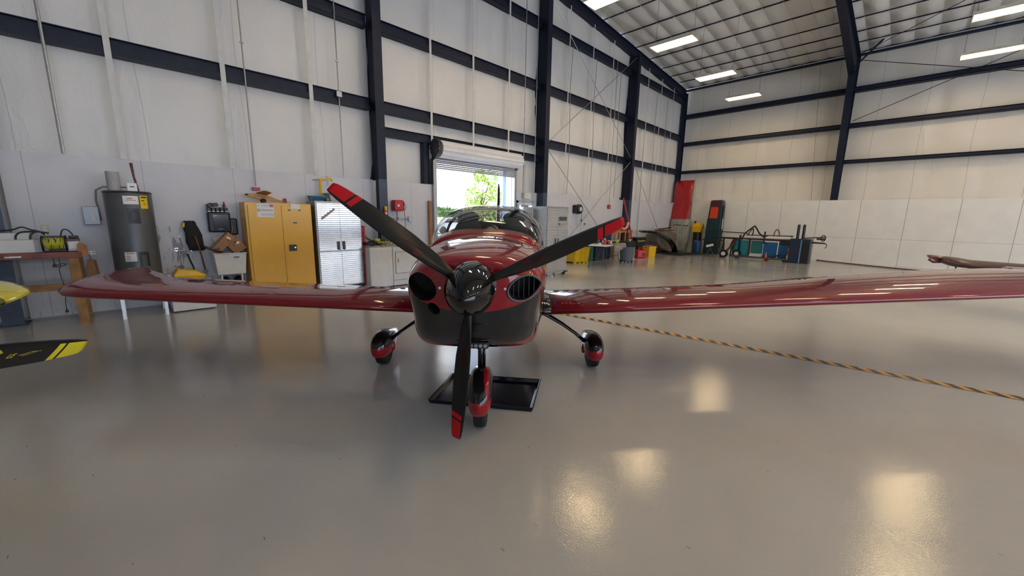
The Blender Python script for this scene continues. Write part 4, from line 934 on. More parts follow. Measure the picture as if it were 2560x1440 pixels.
MB().tube([c_ + Vector((.034 * cos(k * pi / 12) * cos(a_), .034 * cos(k * pi / 12) * sin(a_), .045 * (1 if 0 <= k <= 12 else -1) + .034 * sin(k * pi / 12))) for k in range(25)], .006, 6).build('panel_ring', greydark, t, smooth='all')
curved(.86, 1.0, rad(-30), rad(-2)).build('warning_sticker', paper, t, smooth='all', label='white warning sticker'); curved(.975, .985, rad(-27), rad(-6), .2704).build('sticker_print', red_plastic, t)
for k in range(4): curved(.88 + .02 * k, .886 + .02 * k, rad(-27), rad(-16), .2704).build('sticker_print', greydark, t)
curved(.78, 1.0, rad(3), rad(28), .276).build('access_panel', black, t, smooth='all'); curved(.78, .95, rad(9), rad(21), .279).build('panel_insert', greydark, t, smooth='all')
MB().cyl((-.13, .05, 2.03), .075, .28).build('flue_sleeve', mat('sleeve_grey', (.40, .40, .39), .7), t, smooth=True)
MB().tube([(.13, .08, 1.89), (.10, .10, 2.12), (.09, .11, 2.32)], .016, 10, rs=[.014, .014, .020]).build('hot_pipe', mat('rusty_copper', (.22, .10, .06), .6, .5, noise_s=20, noise_a=.4), t, smooth=True, label='rusty copper pipe')
MB().box((.06, -.02, 1.955), (.11, .09, .12)).build('junction_box', white_enamel, t, bevel=.006); MB().box((.06, -.066, 1.96), (.05, .003, .02)).build('box_label', greydark, t)
MB().tube([(-.06, .0, 1.95), (.0, .0, 1.95)], .012, 6).build('cable_gland', galv, t)
MB().tube([(-.14, .05, 1.95), (-.25, .12, 1.95), (-.33, .25, 1.90), (-.35, .38, 1.75), (-.34, .46, 1.62), (-.33, .47, 1.45)], .012, 8).build('flexible_conduit', grey_paint, t, smooth='all')
t = onwall('disconnect_box', 'flat grey metal box on the wall left of the water heater', 'electrical box', -.29, .0, 1.525)
MB().box((0, -.05, 0), (.17, .10, .27)).build('box_body', mat('box_grey', (.30, .32, .33), .4, .4), t, bevel=.006); MB().box((.02, -.102, .0), (.045, .004, .15)).build('box_label', paper, t)
# ---- faucet and mop corner
t = onwall('wall_faucet', 'chrome two handle faucet on the paint streaked wall', 'faucet', .74, .0, .94)
MB().tube([(-.10, -.05, 0), (.10, -.05, 0)], .011, 8).build('faucet_bridge', chrome, t, smooth=True)
for x in (-.10, .10):
    MB().lathe([(.010, -.0), (.012, .03), (.010, .06), (.022, .062)], (x, -.062, 0), 14, 'y').build('wall_flange', chrome, t, smooth=True)
    MB().tube([(x, -.05, 0), (x, -.05, .04)], .010, 8).box((x, -.05, .045), (.05, .014, .012)).build('faucet_handle', chrome, t, smooth=True)
MB().tube([(.03, -.05, 0), (.03, -.12, -.02), (.03, -.14, -.05)], .012, 8).build('spout', chrome, t, smooth='all')
cord('black hose dropping from the chrome faucet to the mop bucket', [(-8.71, .77, .89), (-8.70, .80, .75), (-8.62, .82, .66), (-8.5, .80, .60)], .013, rubber, 'water_hose', 'hose')
o = MB().tube([(-8.845, .70, 1.165), (-8.84, .74, .99)], .004, 5).build('sensor_wire', black); tag(o, 'thin wire from a white clip down to the faucet', 'wire')
o = MB().box((XW + .008, .70, 1.18), (.014, .06, .045)).build('wall_clip', white_plastic, bevel=.004); tag(o, 'small white plastic clip on the wall above the faucet', 'clip')
t = onwall('mop', 'black string mop standing upside down against the wall, brown handle down', 'mop', .90, .08, .52)
g = MB(); rings = []
for z, a, b_, dx in ((.42, .06, .02, .02), (.44, .105, .03, .02), (.56, .115, .035, .005), (.68, .11, .035, -.01), (.80, .10, .03, -.03), (.90, .085, .028, -.045), (.925, .05, .015, -.05)):
    rings.append([(dx + a * cos(q) * (1 + .12 * sin(5 * q + z * 20)), b_ * sin(q), z + .012 * sin(7 * q)) for q in [2 * pi * k / 24 for k in range(24)]])
g.loft(rings); g.build('mop_cloth', cloth_black, t, smooth='all')
MB().box((-.115, 0, .86), (.06, .03, .09), (0, .3, 0)).build('mop_clamp', yellow_plastic, t, bevel=.015)
MB().tube([(-.0, -.05, .68), (.05, -.06, .40), (.10, -.03, .0)], .012, 8).build('mop_handle', wood_red, t, smooth='all')
t = onwall('low_cabinet', 'low white cabinet below the mop bucket, seen under the wing', 'cabinet', .73, .40, 0)
MB().b2((-.28, -.34, .02), (.28, .36, .48)).build('cabinet_body', white_enamel, t, bevel=.006); MB().b2((-.27, -.345, .04), (.27, -.34, .46)).build('cabinet_door', white_plastic, t)
t = onwall('mop_bucket', 'yellow mop wringer bucket with grey castors on the low cabinet', 'mop bucket', .73, .40, .48)
MB().loft([[( -.17 * q, -.12, 0), (.17 * q, -.12, 0), (.17 * q, .12, 0), (-.17 * q, .12, 0)] for q in (1,)] + [[(-.21, -.15, .09), (.22, -.15, .07), (.22, .15, .07), (-.21, .15, .09)], [(-.14, -.13, .20), (.10, -.13, .15), (.10, .13, .15), (-.14, .13, .20)]]).build('bucket_body', yellow_plastic, t, bevel=.015)
for x, z in ((-.09, .23), (.22, .13)): MB().cyl((x, -.12, z), .034, .03, 'y', 16).build('castor', mat('castor_grey', (.11, .11, .11), .5), t, smooth=True)
MB().bar((-.18, -.12, .25), (-.10, -.12, .22), .02).build('wringer_handle', red_plastic, t)
# ---- black charging station
t = onwall('charger_shelf', 'black wall box with a row of tool batteries standing on it', 'charger', 1.28, .0, 1.25)
MB().b2((-.17, -.15, 0), (.16, -.0, .36)).build('shelf_box', black, t, bevel=.03, seg=4); MB().b2((-.10, -.156, .04), (.13, -.15, .31)).build('dark_window', mat('smoked', (.03, .032, .04), .15, coat=.5), t, bevel=.003)
MB().b2((-.04, -.158, .055), (.03, -.156, .06)).build('window_mark', galv, t)
rnd = random.Random(2)
for i in range(5):
    o = onwall('tool_battery', ('leftmost', 'second from left', 'middle', 'second from right', 'rightmost')[i] + ' black tool battery of the row on the black wall box', 'battery', 1.28 - .135 + .062 * i, .08, 1.612, 'tool batteries on the black wall box')
    MB().b2((-.027, -.04, 0), (.027, .04, .075)).build('battery_body', black, o, bevel=.008); MB().b2((-.02, -.045, .0), (.02, -.04, .012)).build('battery_contact', galv, o)
for i, (y, z, r_) in enumerate(((1.16, 1.69, .5), (1.24, 1.70, .15))):
    o = onwall('tool_battery', ('tilted black tool battery lying on the left of the battery row', 'black tool battery lying across the middle of the battery row')[i], 'battery', y, .08, z)
    m_ = MB().box((0, 0, .035), (.085, .08, .06), (0, -r_, 0)).build('battery_body', black, o, bevel=.01)
o = onwall('small_bottle', 'small dark red bottle on the right end of the battery row', 'bottle', 1.375, .08, 1.69)
MB().lathe([(.022, 0), (.022, .05), (.010, .065), (.010, .085), (.014, .087), (.014, .10)], (0, 0, 0), 14).build('bottle_body', mat('bottle_red', (.16, .012, .02), .3), o, smooth=True)
t = onwall('power_bar', 'small black pouch hanging beside the yellow cabinet', 'pouch', 1.475, .0, 1.20)
MB().b2((-.065, -.13, 0), (.065, 0, .30)).build('pouch_body', black, t, bevel=.025, seg=4); MB().tube([(-.03, -.135, .05), (-.02, -.14, .12), (-.02, -.135, .14)], .008, 6).build('metal_clip', chrome, t)
# ---- utility sink with boxes
t = onwall('utility_sink', 'white plastic utility tub full of cardboard boxes', 'sink', 1.325, .27, 0)
rings = [[(-q, -q2, z), (q, -q2, z), (q, q2, z), (-q, q2, z)] for q, q2, z in ((.205, .19, .52), (.235, .22, .88), (.245, .23, .885), (.245, .23, .90), (.215, .20, .90), (.15, .15, .56))]
MB().loft(rings).build('tub', white_plastic, t, bevel=.01)
for x in (-.15, .15):
    for y in (-.15, .15): MB().b2((x - .012, y - .012, 0), (x + .012, y + .012, .53)).build('tub_leg', white_plastic, t)
MB().b2((.04, -.232, .815), (.12, -.229, .835)).build('tub_label', greydark, t)
def carton(name, label, loc, rot, d, mm, marks=()):
    o = thing(name, label, 'box', loc); o.rotation_euler = rot
    MB().box((0, 0, 0), d).build('box_body', mm, o, bevel=.004)
    for x, z, w_, h_, mk in marks: MB().box((x, -d[1] / 2 - .001, z), (w_, .002, h_)).build('box_print', mk, o)
    MB().box((0, 0, d[2] / 2 + .001), (d[0], .05, .001)).build('packing_tape', mat('tape_clear', (.45, .30, .15), .3), o)
    return o
carton('cardboard_box', 'long cardboard box leaning out of the white tub', (-8.50, 1.25, 1.07), (0, rad(-48), rad(90)), (.40, .20, .14), cardboard, ((.12, .0, .03, .07, paper), (.095, -.02, .03, .02, black), (-.13, .0, .06, .025, black), (-.15, .03, .03, .02, black)))
carton('cardboard_box', 'shorter cardboard box behind the leaning one, touching the yellow cabinet', (-8.56, 1.44, 1.02), (0, rad(-34), rad(90)), (.22, .22, .24), cardboard, ((.05, .03, .05, .035, paper), (-.03, .02, .01, .06, black), (.02, .06, .05, .02, black)))
carton('paper_box', 'pale flattened box standing behind the leaning carton', (-8.72, 1.23, 1.05), (0, rad(-20), rad(90)), (.12, .06, .26), mat('pale_card', (.50, .48, .44), .7))
cord('black loop of strap hanging out of the white tub', [(-8.36, 1.22, .93), (-8.34, 1.13, .95), (-8.33, 1.04, 1.0), (-8.33, .98, 1.03), (-8.33, .99, 1.005), (-8.33, 1.06, .965), (-8.35, 1.20, .91)], .009, rubber, 'strap_loop', 'strap')
for k, (y, w_) in enumerate(((1.25, .17), (1.44, .2))):
    o = onwall('rubbish_bag', ('left one of two glossy black bags under the white tub', 'right one of two glossy black bags under the white tub')[k], 'bag', y, .25, .0)
    g = MB().ell((0, 0, .235), (w_ * .5, .14, .235), 18, 12); g.v = [(x + .012 * noise.noise(Vector((x * 30, y_ * 30, z * 20 + k))), y_ + .02 * noise.noise(Vector((x * 25, y_ * 20, z * 25))), max(0, z)) for x, y_, z in g.v]
    g.build('bag_body', mat('bag_black', (.01, .01, .012), .2, coat=.4), o, smooth='all')
# ---- yellow flammables cabinet
yc = mat('cabinet_yellow', (.78, .43, .045), .32, noise_s=1.6, noise_a=.05, bump=.03)
t = onwall('flammables_cabinet', 'large yellow steel flammables cabinet with two doors', 'cabinet', 2.165, .27, 0)
MB().b2((-.555, -.20, .05), (.555, .23, 1.79)).build('cabinet_body', yc, t, bevel=.006); MB().b2((-.53, -.18, 0), (.53, .2, .05)).build('plinth', black, t)
for x0, x1 in ((-.515, .018), (.022, .52)): MB().b2((x0, -.222, .09), (x1, -.202, 1.745)).build('cabinet_door', yc, t, bevel=.004)
d_ = [c for c in t.children if c.name.startswith('cabinet_door')]
MB().b2((.10, -.234, .89), (.235, -.222, 1.01)).build('lock_plate', black, t, bevel=.012); MB().cyl((.205, -.236, .955), .012, .01, 'y', 12).build('lock_barrel', chrome, t)
MB().b2((-.375, -.225, 1.53), (-.10, -.223, 1.775)).build('warning_sheet', paper, t, label='white warning sheet')
MB().b2((.185, -.225, 1.69), (.345, -.223, 1.78)).build('notice_sheet', paper, t, label='small white notice')
rd_ = mat('print_red', (.55, .16, .14), .6); gy_ = mat('print_grey', (.38, .34, .42), .6)
for s_, z, m_, x in (('FLAMMABLE', 1.735, gy_, -.215), ('INFLAMABLE', 1.655, mat('print_brown', (.30, .14, .12), .6), -.21), ('INFLAMMABLE', 1.575, gy_, -.205)):
    text_mesh(s_, .052, 'sheet_lettering', m_, t, (x, -.226, z), (rad(90), 0, 0), sx=.66)
MB().b2((-.165, -.2262, 1.71), (-.108, -.2255, 1.765)).build('sheet_print', rd_, t)
g = MB().tube([(-.345 + .022 * cos(a), -.2262, 1.655 + .022 * sin(a)) for a in [2 * pi * k / 16 for k in range(17)]], .003, 4).bar((-.36, -.2262, 1.67), (-.33, -.2262, 1.64), .003); g.build('sheet_symbol', greydark, t)
MB().prism([(-.36, 1.72), (-.33, 1.72), (-.345, 1.76)], -.2262, -.2255, 'xz').build('sheet_symbol', mat('print_green', (.35, .5, .45), .6), t)
for x, w_ in ((.155, .05), (.335, .04)): MB().b2((x - w_ / 2, -.224, 1.655), (x + w_ / 2, -.222, 1.675)).build('sticker_remnant', black, t)
MB().b2((.245 - .04, -.225, 1.415), (.245 + .03, -.222, 1.44)).build('vent_slot', greydark, t)
# ---- toy plane on the cabinet
t = onwall('toy_airplane', 'wooden toy airplane with red tail on top of the yellow cabinet', 'toy', 1.66, .38, 1.79)
ply = mat('toy_wood', (.56, .26, .05), .5, noise_s=9, noise_a=.15)
g = MB(); rings = []
for x, z, hh, w_ in ((.02, .135, .012, .012), (.05, .132, .026, .024), (.18, .115, .045, .032), (.30, .10, .047, .032), (.50, .045, .026, .02), (.66, .006, .012, .010)):
    rings.append([(x, -w_, z - hh), (x, w_, z - hh), (x, w_, z + hh), (x, -w_, z + hh)])
g.loft(rings).build('fuselage', ply, t, bevel=.003)
MB().lathe([(.001, -.03), (.008, -.025), (.018, 0), (.02, .03)], (0.02, 0, .136), 12, 'x').build('nose_cone', black, t, smooth=True)
g = MB(); rings = []
for y, x0, c_ in ((-.26, .26, .09), (-.22, .22, .15), (0, .17, .18), (.22, .22, .15), (.26, .26, .09)): rings.append([(x0 + px * c_ , y, .175 + pz * c_ + .03 * abs(y) - .11 * y - .03 * px) for px, pz in airfoil(8, .10)])
g.loft(rings).build('toy_wing', ply, t, smooth='all')
MB().prism([(.575, .035), (.66, .02), (.665, .075), (.64, .10), (.61, .095), (.59, .065)], -.006, .006, 'xz').build('tail_fin', mat('toy_red', (.28, .03, .04), .5), t)
MB().b2((.60, -.06, .022), (.70, .06, .030)).build('tailplane', mat('toy_red', (.28, .03, .04), .5), t)
for y in (-.05, .05):
    MB().cyl((.27, y * 1.1, .038), .037, .022, 'y', 18).build('toy_wheel', rubber, t, smooth=True); MB().bar((.27, y * 1.1, .045), (.25, y * .5, .09), .012).build('wheel_strut', black, t)
for k in range(4): MB().b2((.19 + .042 * k, -.034, .115 - .008 * k), (.215 + .042 * k, -.030, .130 - .008 * k)).build('toy_window', black, t)
o = onwall('alarm_box', 'small red box on the wall behind the toy airplane', 'box', 1.91, .0, 2.05); MB().b2((-.06, -.07, -.03), (.06, 0, .03)).build('box_body', mat('dark_pink_red', (.34, .03, .05), .4), o, bevel=.006)
# ---- safety shower
t = onwall('safety_shower', 'yellow emergency shower pipe and head above the blue basket', 'shower', 3.05, .12, 0)
MB().tube([(0, .04, 1.35), (0, .0, 1.5), (0, 0, 2.30)], .022, 12).build('riser_pipe', yellow_plastic, t, smooth='all')
g = MB().tube([(-.02, 0, 2.30), (.10, 0, 2.31), (.18, 0, 2.34), (.225, 0, 2.34), (.235, 0, 2.28)], .018, 10); g.ell((0, 0, 2.30), (.032, .032, .032), 12, 8); g.build('shower_arm', yellow_plastic, t, smooth='all')
MB().lathe([(.016, .06), (.022, .035), (.042, .005), (.042, 0)], (.235, 0, 2.18), 16).build('shower_head', yellow_plastic, t, smooth=True)
MB().tube([(-.14, .02, 2.29), (-.02, 0, 2.30)], .010, 8).build('valve_lever', galv, t, smooth=True); MB().tube([(.14, 0, 2.33), (.14, 0, 2.38)], .006, 6).tube([(.14, 0, 2.32), (.14, -.01, 2.20)], .003, 5).build('pull_rod', greydark, t)
# ---- steel cabinets
def steel_cabinet(label, w_, d_, h_, extras=True, open_door=False):
    t = thing('steel_cabinet', label, 'cabinet', (0, 0, 0))
    fr = mat('cabinet_frame_grey', (.34, .33, .31), .4, .6)
    MB().b2((-w_ / 2, -d_ / 2 + .02, .10), (w_ / 2, d_ / 2, h_)).build('cabinet_body', fr, t, bevel=.004)
    zl = .86
    for i, (a, b_) in enumerate(((-w_ / 2 + .03, -.003), (.003, w_ / 2 - .03))):
        for z0, z1, nm in ((.13, zl - .02, 'lower_door'), (zl, h_ - .04, 'upper_door')):
            g = MB(); n = int((z1 - z0) / .040); pts = []
            y0 = -d_ / 2
            for k in range(n):
                z = z0 + (z1 - z0) * k / n; dz = (z1 - z0) / n
                pts += [(y0 + .014, z), (y0 + .014, z + dz * .30), (y0 - .004, z + dz * .55), (y0 - .004, z + dz * .92)]
            pts += [(y0 + .008, z1), (y0 + .02, z1), (y0 + .02, z0)]
            g.prism(pts, a, b_, 'yz'); g.build(nm, steel, t)
    for a in (-.055, .055): MB().b2((a - .022, -d_ / 2 - .03, .87), (a + .022, -d_ / 2 - .004, 1.05)).build('door_handle', greydark if extras else grey_paint, t, bevel=.006)
    for x in (-w_ / 2 + .08, w_ / 2 - .08):
        for y in (-d_ / 2 + .08, d_ / 2 - .06):
            c = MB().cyl((x, y - .02, .055), .052, .035, 'x', 18).build('castor', rubber, t, smooth=True); MB().b2((x - .028, y - .03, .07), (x + .028, y + .02, .105)).build('castor_fork', chrome, c)
    MB().b2((w_ / 2 - .12, -d_ / 2 - .02, .085), (w_ / 2 + .02, -d_ / 2 + .02, .115)).build('bumper', black, t)
    return t
t = steel_cabinet('ribbed stainless steel cabinet with a torn tape strip, right of the yellow cabinet', .93, .48, 1.86)
t.location = (-8.56, 3.245, 0); t.rotation_euler = (0, 0, rad(90))
o = MB().add([(-.36, -.246, 1.50), (-.345, -.246, 1.49), (-.10, -.246, 1.68), (-.085, -.246, 1.72), (-.10, -.246, 1.725), (-.36, -.246, 1.535)], [(0, 1, 2, 3, 4, 5)]).build('torn_tape', mat('torn_tape_tan', (.42, .35, .24), .8), t, label='diagonal torn tan tape')
t = steel_cabinet('second ribbed steel cabinet on castors, standing free right of the cockpit', .95, .50, 1.90, False)
t.location = (-7.0, 8.50, 0); t.rotation_euler = (0, 0, rad(90))
MB().b2((.07, -.262, 1.53), (.37, -.252, 1.64)).build('badge_plate', greydark, t, bevel=.01, label='dark name plate'); MB().b2((.07, -.256, 1.40), (.37, -.252, 1.47)).build('badge_plate', grey_paint, t)
t2 = thing('leaning_steel_panel', 'pale ribbed metal panel just behind the second steel cabinet', 'panel', (-7.35, 7.88, 0), 90)
g = MB().b2((-.12, 0, 0), (.22, .03, 1.88)); g.build('panel_sheet', mat('pale_metal', (.50, .53, .58), .4, .4), t2, bevel=.003)
g = MB(); [g.b2((-.10, -.006, .1 + .044 * k), (.20, 0, .115 + .044 * k)) for k in range(40)]; g.build('panel_ribs', mat('pale_metal', (.50, .53, .58), .4, .4), t2)
# on top of the first cabinet
t = onwall('plastic_basket', 'blue open plastic basket on the steel cabinet', 'basket', 2.87, .36, 1.86)
g = MB().loft([[(-a, -b_, z), (a, -b_, z), (a, b_, z), (-a, b_, z)] for a, b_, z in ((.115, .08, 0), (.135, .10, .085), (.15, .115, .088), (.15, .115, .098), (.125, .09, .098), (.105, .07, .012))]); g.build('basket_body', blue_plastic, t)
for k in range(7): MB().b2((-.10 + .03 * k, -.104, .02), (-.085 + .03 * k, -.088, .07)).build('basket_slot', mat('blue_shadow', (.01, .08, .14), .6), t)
t = onwall('storage_bin', 'clear plastic bin with a white lid on the steel cabinet', 'bin', 3.40, .30, 1.86)
MB().loft([[(-a, -b_, z), (a, -b_, z), (a, b_, z), (-a, b_, z)] for a, b_, z in ((.28, .15, 0), (.31, .17, .15))]).build('bin_body', mat('frosted', (.45, .45, .44), .4), t, bevel=.01)
MB().b2((-.34, -.19, .15), (.36, .19, .175)).build('bin_lid', white_plastic, t, bevel=.008)
t = onwall('grey_roll', 'dark grey roll beside the clear bin on the steel cabinet', 'roll', 3.02, .45, 1.86)
MB().cyl((0, 0, .03), .03, .22, 'y', 14).build('roll_body', greydark, t, smooth=True)
t = onwall('hand_truck', 'narrow red hand truck standing between the steel cabinet and the washer', 'hand truck', 3.735, .50, 0)
for y in (-.05, .05): MB().tube([(0, y, .1), (0, y, 1.36)], .020, 8).build('truck_rail', red_plastic, t, smooth=True)
g = MB(); [g.bar((0, -.06, z), (0, .06, z), .03) for z in (.3, .75, 1.2, 1.35)]; g.build('truck_crossbars', red_plastic, t); MB().cyl((0, .16, .09), .09, .035, 'x', 18).build('truck_wheel', rubber, t, smooth=True)
MB().b2((-.01, -.35, .0), (.01, .16, .012)).build('toe_plate', red_plastic, t)
# ---- washer and dryer
def washer(label, x, w_, kind):
    t = onwall('washing_machine' if kind == 0 else 'clothes_dryer', label, 'washer' if kind == 0 else 'dryer', x, .44, 0)
    MB().b2((-w_ / 2, -.34, .02), (w_ / 2, .08, .895)).build('appliance_body', white_enamel, t, bevel=.014)
    MB().b2((-w_ / 2 + .02, -.3, .0), (w_ / 2 - .02, .06, .03)).build('appliance_base', black, t)
    if kind == 0: MB().b2((-w_ / 2 + .04, -.26, .90), (w_ / 2 - .04, -.05, .91)).build('appliance_lid', white_enamel, t, bevel=.006)
    else:
        MB().b2((-w_ / 2 + .052, -.345, .292), (w_ / 2 - .052, -.341, .788)).build('door_groove_outline', greydark, t, bevel=.02); MB().b2((-w_ / 2 + .06, -.356, .30), (w_ / 2 - .06, -.342, .78)).build('dryer_door', white_enamel, t, bevel=.03, seg=4); MB().b2((-.20, -.362, .54), (-.165, -.352, .64)).build('door_handle', mat('tan_plastic', (.50, .38, .2), .5), t, bevel=.004)  # dark plate behind the door stands in for its shaded groove
        MB().b2((-w_ / 2 + .01, -.343, .14), (w_ / 2 - .01, -.341, .148)).build('toe_seam', greydark, t)
    MB().b2((-w_ / 2 + .005, -.02, .895), (w_ / 2 - .005, .08, 1.0)).build('control_panel', white_enamel, t, bevel=.01); return t
washer('white top loading washing machine left of the dryer', 4.00, .53, 0); washer('white clothes dryer with a rounded square front door', 4.575, .60, 1)
# cables heaped on the washer
rnd = random.Random(11)
def coil(label, c, R_, m, turns, seed, r=.010):
    rnd = random.Random(seed); pts = []
    for k in range(turns * 12):
        a = 2 * pi * k / 12; rr = R_ * rnd.uniform(.75, 1.05)
        pts.append((c[0] + rr * cos(a) * .8, c[1] + rr * sin(a) * 1.4, c[2] + .014 + .012 * (k / 12) + rnd.uniform(0, .02)))
    return cord(label, pts, r, m, 'cable_coil', 'cable')
coil('black cable coil heaped on the washing machine', (-8.36, 3.98, .93), .12, rubber, 5, 1, .013)
coil('yellow green cable coil on the washing machine', (-8.33, 4.12, .95), .10, mat('cable_yellow', (.38, .34, .04), .5), 4, 2, .012)
coil('grey cable coil on the dryer, right of the yellow one', (-8.40, 4.35, .93), .11, mat('cable_grey', (.25, .25, .24), .5), 4, 3, .010)
coil('thick black cable coil at the left of the cable heap', (-8.30, 3.84, .93), .09, black, 4, 7, .015)
coil('black cable coil in the middle of the cable heap', (-8.42, 4.15, .93), .13, rubber, 6, 8, .012)
coil('dull yellow cable coil at the right of the cable heap', (-8.26, 4.30, .93), .09, mat('cable_yellow', (.38, .34, .04), .5), 3, 9, .012)
coil('black cable coil on the dryer behind the propeller blade', (-8.38, 4.52, .93), .10, black, 4, 12, .011)
cord('black cable drooping over the front of the washer and dryer', [(-8.25, 4.02, .97), (-8.16, 4.08, .90), (-8.14, 4.20, .80), (-8.14, 4.35, .78), (-8.15, 4.46, .84), (-8.3, 4.46, .98)], .008)
cord('black cable hanging from the red hose reel area down to the washing machine', [(-8.78, 3.85, 1.35), (-8.7, 3.95, 1.12), (-8.5, 4.05, 1.0)], .007)
cord('thick black cable bridging the red hand truck and the cable heap', [(-8.35, 3.72, 1.15), (-8.34, 3.85, 1.06), (-8.34, 4.0, 1.03), (-8.33, 4.2, 1.02)], .012)
o = onwall('plug_adapter', 'yellow plug adapter lying on the cable heap', 'plug', 4.06, .50, 1.02); MB().b2((-.07, -.03, 0), (.06, .03, .06)).build('adapter_body', mat('plug_yellow', (.55, .46, .05), .4), o, bevel=.015)
o = onwall('foam_can', 'yellow capped orange tube standing before the navy column', 'can', 4.36, .36, 1.53); MB().lathe([(.032, 0), (.032, .19)], (0, 0, 0), 16).build('can_body', orange, o, smooth=True); MB().lathe([(.034, .19), (.034, .26), (.02, .27)], (0, 0, 0), 16).build('can_cap', yellow_plastic, o, smooth=True)
MB().b2((-.06, -.05, -.012), (.08, .05, 0)).build('shelf_bracket', navy2, o); MB().cyl((0, 0, .1), .0328, .05).build('can_label', paper, o)
# ---- red hose reel, conduit with outlet
t = onwall('hose_reel', 'red square cased hose reel on the wall beside the navy column', 'hose reel', 4.79, .0, 1.83)
MB().b2((-.13, -.22, -.13), (.13, -.04, .13)).build('reel_case', red_plastic, t, bevel=.035, seg=4); MB().b2((-.05, -.04, -.1), (.05, 0, .1)).build('wall_bracket', black, t)
MB().lathe([(.03, 0), (.03, -.01), (.012, -.012)], (-.03, -.222, 0), 18, 'y').build('reel_badge', paper, t, label='round white badge'); MB().b2((.10, -.225, -.02), (.135, -.12, .09)).build('hose_guide', black, t, bevel=.01)
MB().tube([(.12, -.2, .06), (.17, -.2, .03), (.185, -.2, -.04), (.15, -.2, -.11), (.11, -.2, -.09), (.10, -.2, -.02)], .006, 6).build('hose_loop', black, t, smooth='all')
MB().tube([(-.02, -.12, -.13), (-.02, -.12, -.3), (-.05, -.12, -.5), (-.02, -.12, -.85)], .007, 6).build('inlet_hose', black, t, smooth='all'); MB().tube([(.13, -.2, .0), (.145, -.2, -.3), (.14, -.2, -.8)], .006, 6).build('outlet_hose', black, t, smooth='all')
t = onwall('outlet_conduit', 'horizontal metal conduit ending in a square outlet box', 'conduit', 5.18, .0, 1.51)
MB().tube([(-.75, -.035, .01), (-.05, -.035, .01)], .012, 8).build('pipe', galv, t, smooth=True); MB().b2((-.055, -.06, -.055), (.055, 0, .055)).build('outlet_box', galv, t, bevel=.006); MB().cyl((.015, -.062, .0), .015, .006, 'y', 12).build('outlet_face', white_plastic, t); MB().b2((-.33, -.05, -.02), (-.32, 0, .04)).build('pipe_clip', galv, t)
o = onwall('wood_plank', 'reddish wooden plank leaning upright beside the roller door', 'plank', 5.74, .06, 0); MB().box((0, -.03, .99), (.09, .04, 1.98), (rad(-1.5), 0, 0)).build('plank_board', mat('plank', (.36, .14, .05), .6, noise_s=6, noise_a=.2), o, bevel=.004)
# ---- black retractable reel, alarm pull
t = onwall('cord_reel', 'black round cord reel with pale centre on the wall behind the propeller blade', 'cord reel', 12.2, .0, 1.93)
MB().lathe([(.10, -.03), (.17, -.05), (.185, -.10), (.17, -.19), (.12, -.21)], (0, 0, 0), 28, 'y').build('reel_case', black, t, smooth=True); MB().b2((-.24, -.16, -.15), (-.05, 0, .15)).build('mount_arm', black, t, bevel=.02)
MB().lathe([(.085, -.212), (.08, -.222), (.02, -.224)], (0, 0, 0), 24, 'y').build('reel_badge', mat('pale_green', (.55, .62, .50), .4), t, smooth=True); MB().tube([(.17, -.12, .0), (.20, -.12, -.3), (.19, -.12, -.36)], .008, 6).build('cord_lead', black, t); MB().lathe([(.012, .06), (.03, 0), (.02, -.03)], (.19, -.12, -.42), 10).build('cord_end', black, t, smooth=True)
MB().tube([(-.05, -.1, -.15), (-.08, -.1, -.5), (-.02, -.1, -.8)], .005, 5).tube([(.19, -.12, -.45), (.19, -.1, -1.0)], .005, 5).build('supply_cord', grey_paint, t)
t = onwall('alarm_pull', 'small red fire alarm pull station on the wall near the far column', 'alarm', 14.42, .0, 2.08); MB().b2((-.09, -.07, -.08), (.09, 0, .08)).build('pull_body', red_plastic, t, bevel=.01); MB().b2((-.03, -.08, -.03), (.03, -.07, .01)).build('pull_lever', paper, t)
o = onwall('wall_socket', 'pale socket plate low on the wall above the propeller blade', 'socket', 12.75, .0, 1.36); MB().box((0, -.01, 0), (.10, .02, .16)).build('socket_plate', cream, o, bevel=.004); MB().box((.01, -.03, .02), (.05, .03, .05)).build('socket_plug', black, o)
# ================================================================ far left part: bins, table
def tub(name, label, loc, rz, w_, d_, h_, m, flare=1.12, cat='bin', feet=False):
    t = thing(name, label, cat, loc, rz); a, b_ = w_ / 2, d_ / 2
    MB().loft([[(-a * q, -b_ * q, z), (a * q, -b_ * q, z), (a * q, b_ * q, z), (-a * q, b_ * q, z)] for q, z in ((1, .05 if feet else 0), (flare, h_ - .03), (flare * 1.06, h_ - .03), (flare * 1.06, h_), (flare * .97, h_), (.93, .1))]).build('bin_body', m, t, bevel=.012)
    return t
t = tub('salvage_bin', 'yellow plastic bin with legs behind the table', (-8.45, 11.75, 0), 90, .80, .55, .55, yellow_plastic, 1.12, feet=True)
for x in (-.36, -.1, .16, .36): MB().b2((x - .05, -.27, 0), (x + .05, -.2, .08)).build('bin_foot', yellow_plastic, t)
for x in (-.14, .12): MB().bar((x, -.285, .08), (x, -.318, .5), .02).build('bin_rib', yellow_plastic, t)
o = thing('red_bag', 'crumpled dark red bag on the yellow bin', 'bag', (-8.35, 11.45, .5)); g = MB().ell((0, 0, .07), (.22, .3, .09), 20, 10); g.v = [(x, y, z + .04 * noise.noise(Vector((x * 9, y * 9, 2)))) for x, y, z in g.v]; g.build('bag_body', mat('bag_red', (.30, .015, .02), .4), o, smooth='all'); MB().box((.05, .1, .15), (.12, .12, .02), (.2, .1, 0)).build('paper_scrap', paper, o)
o = tub('round_bin', 'green plastic tub standing behind the yellow bin', (-8.45, 12.45, 0), 90, .34, .34, .78, green_plastic); 
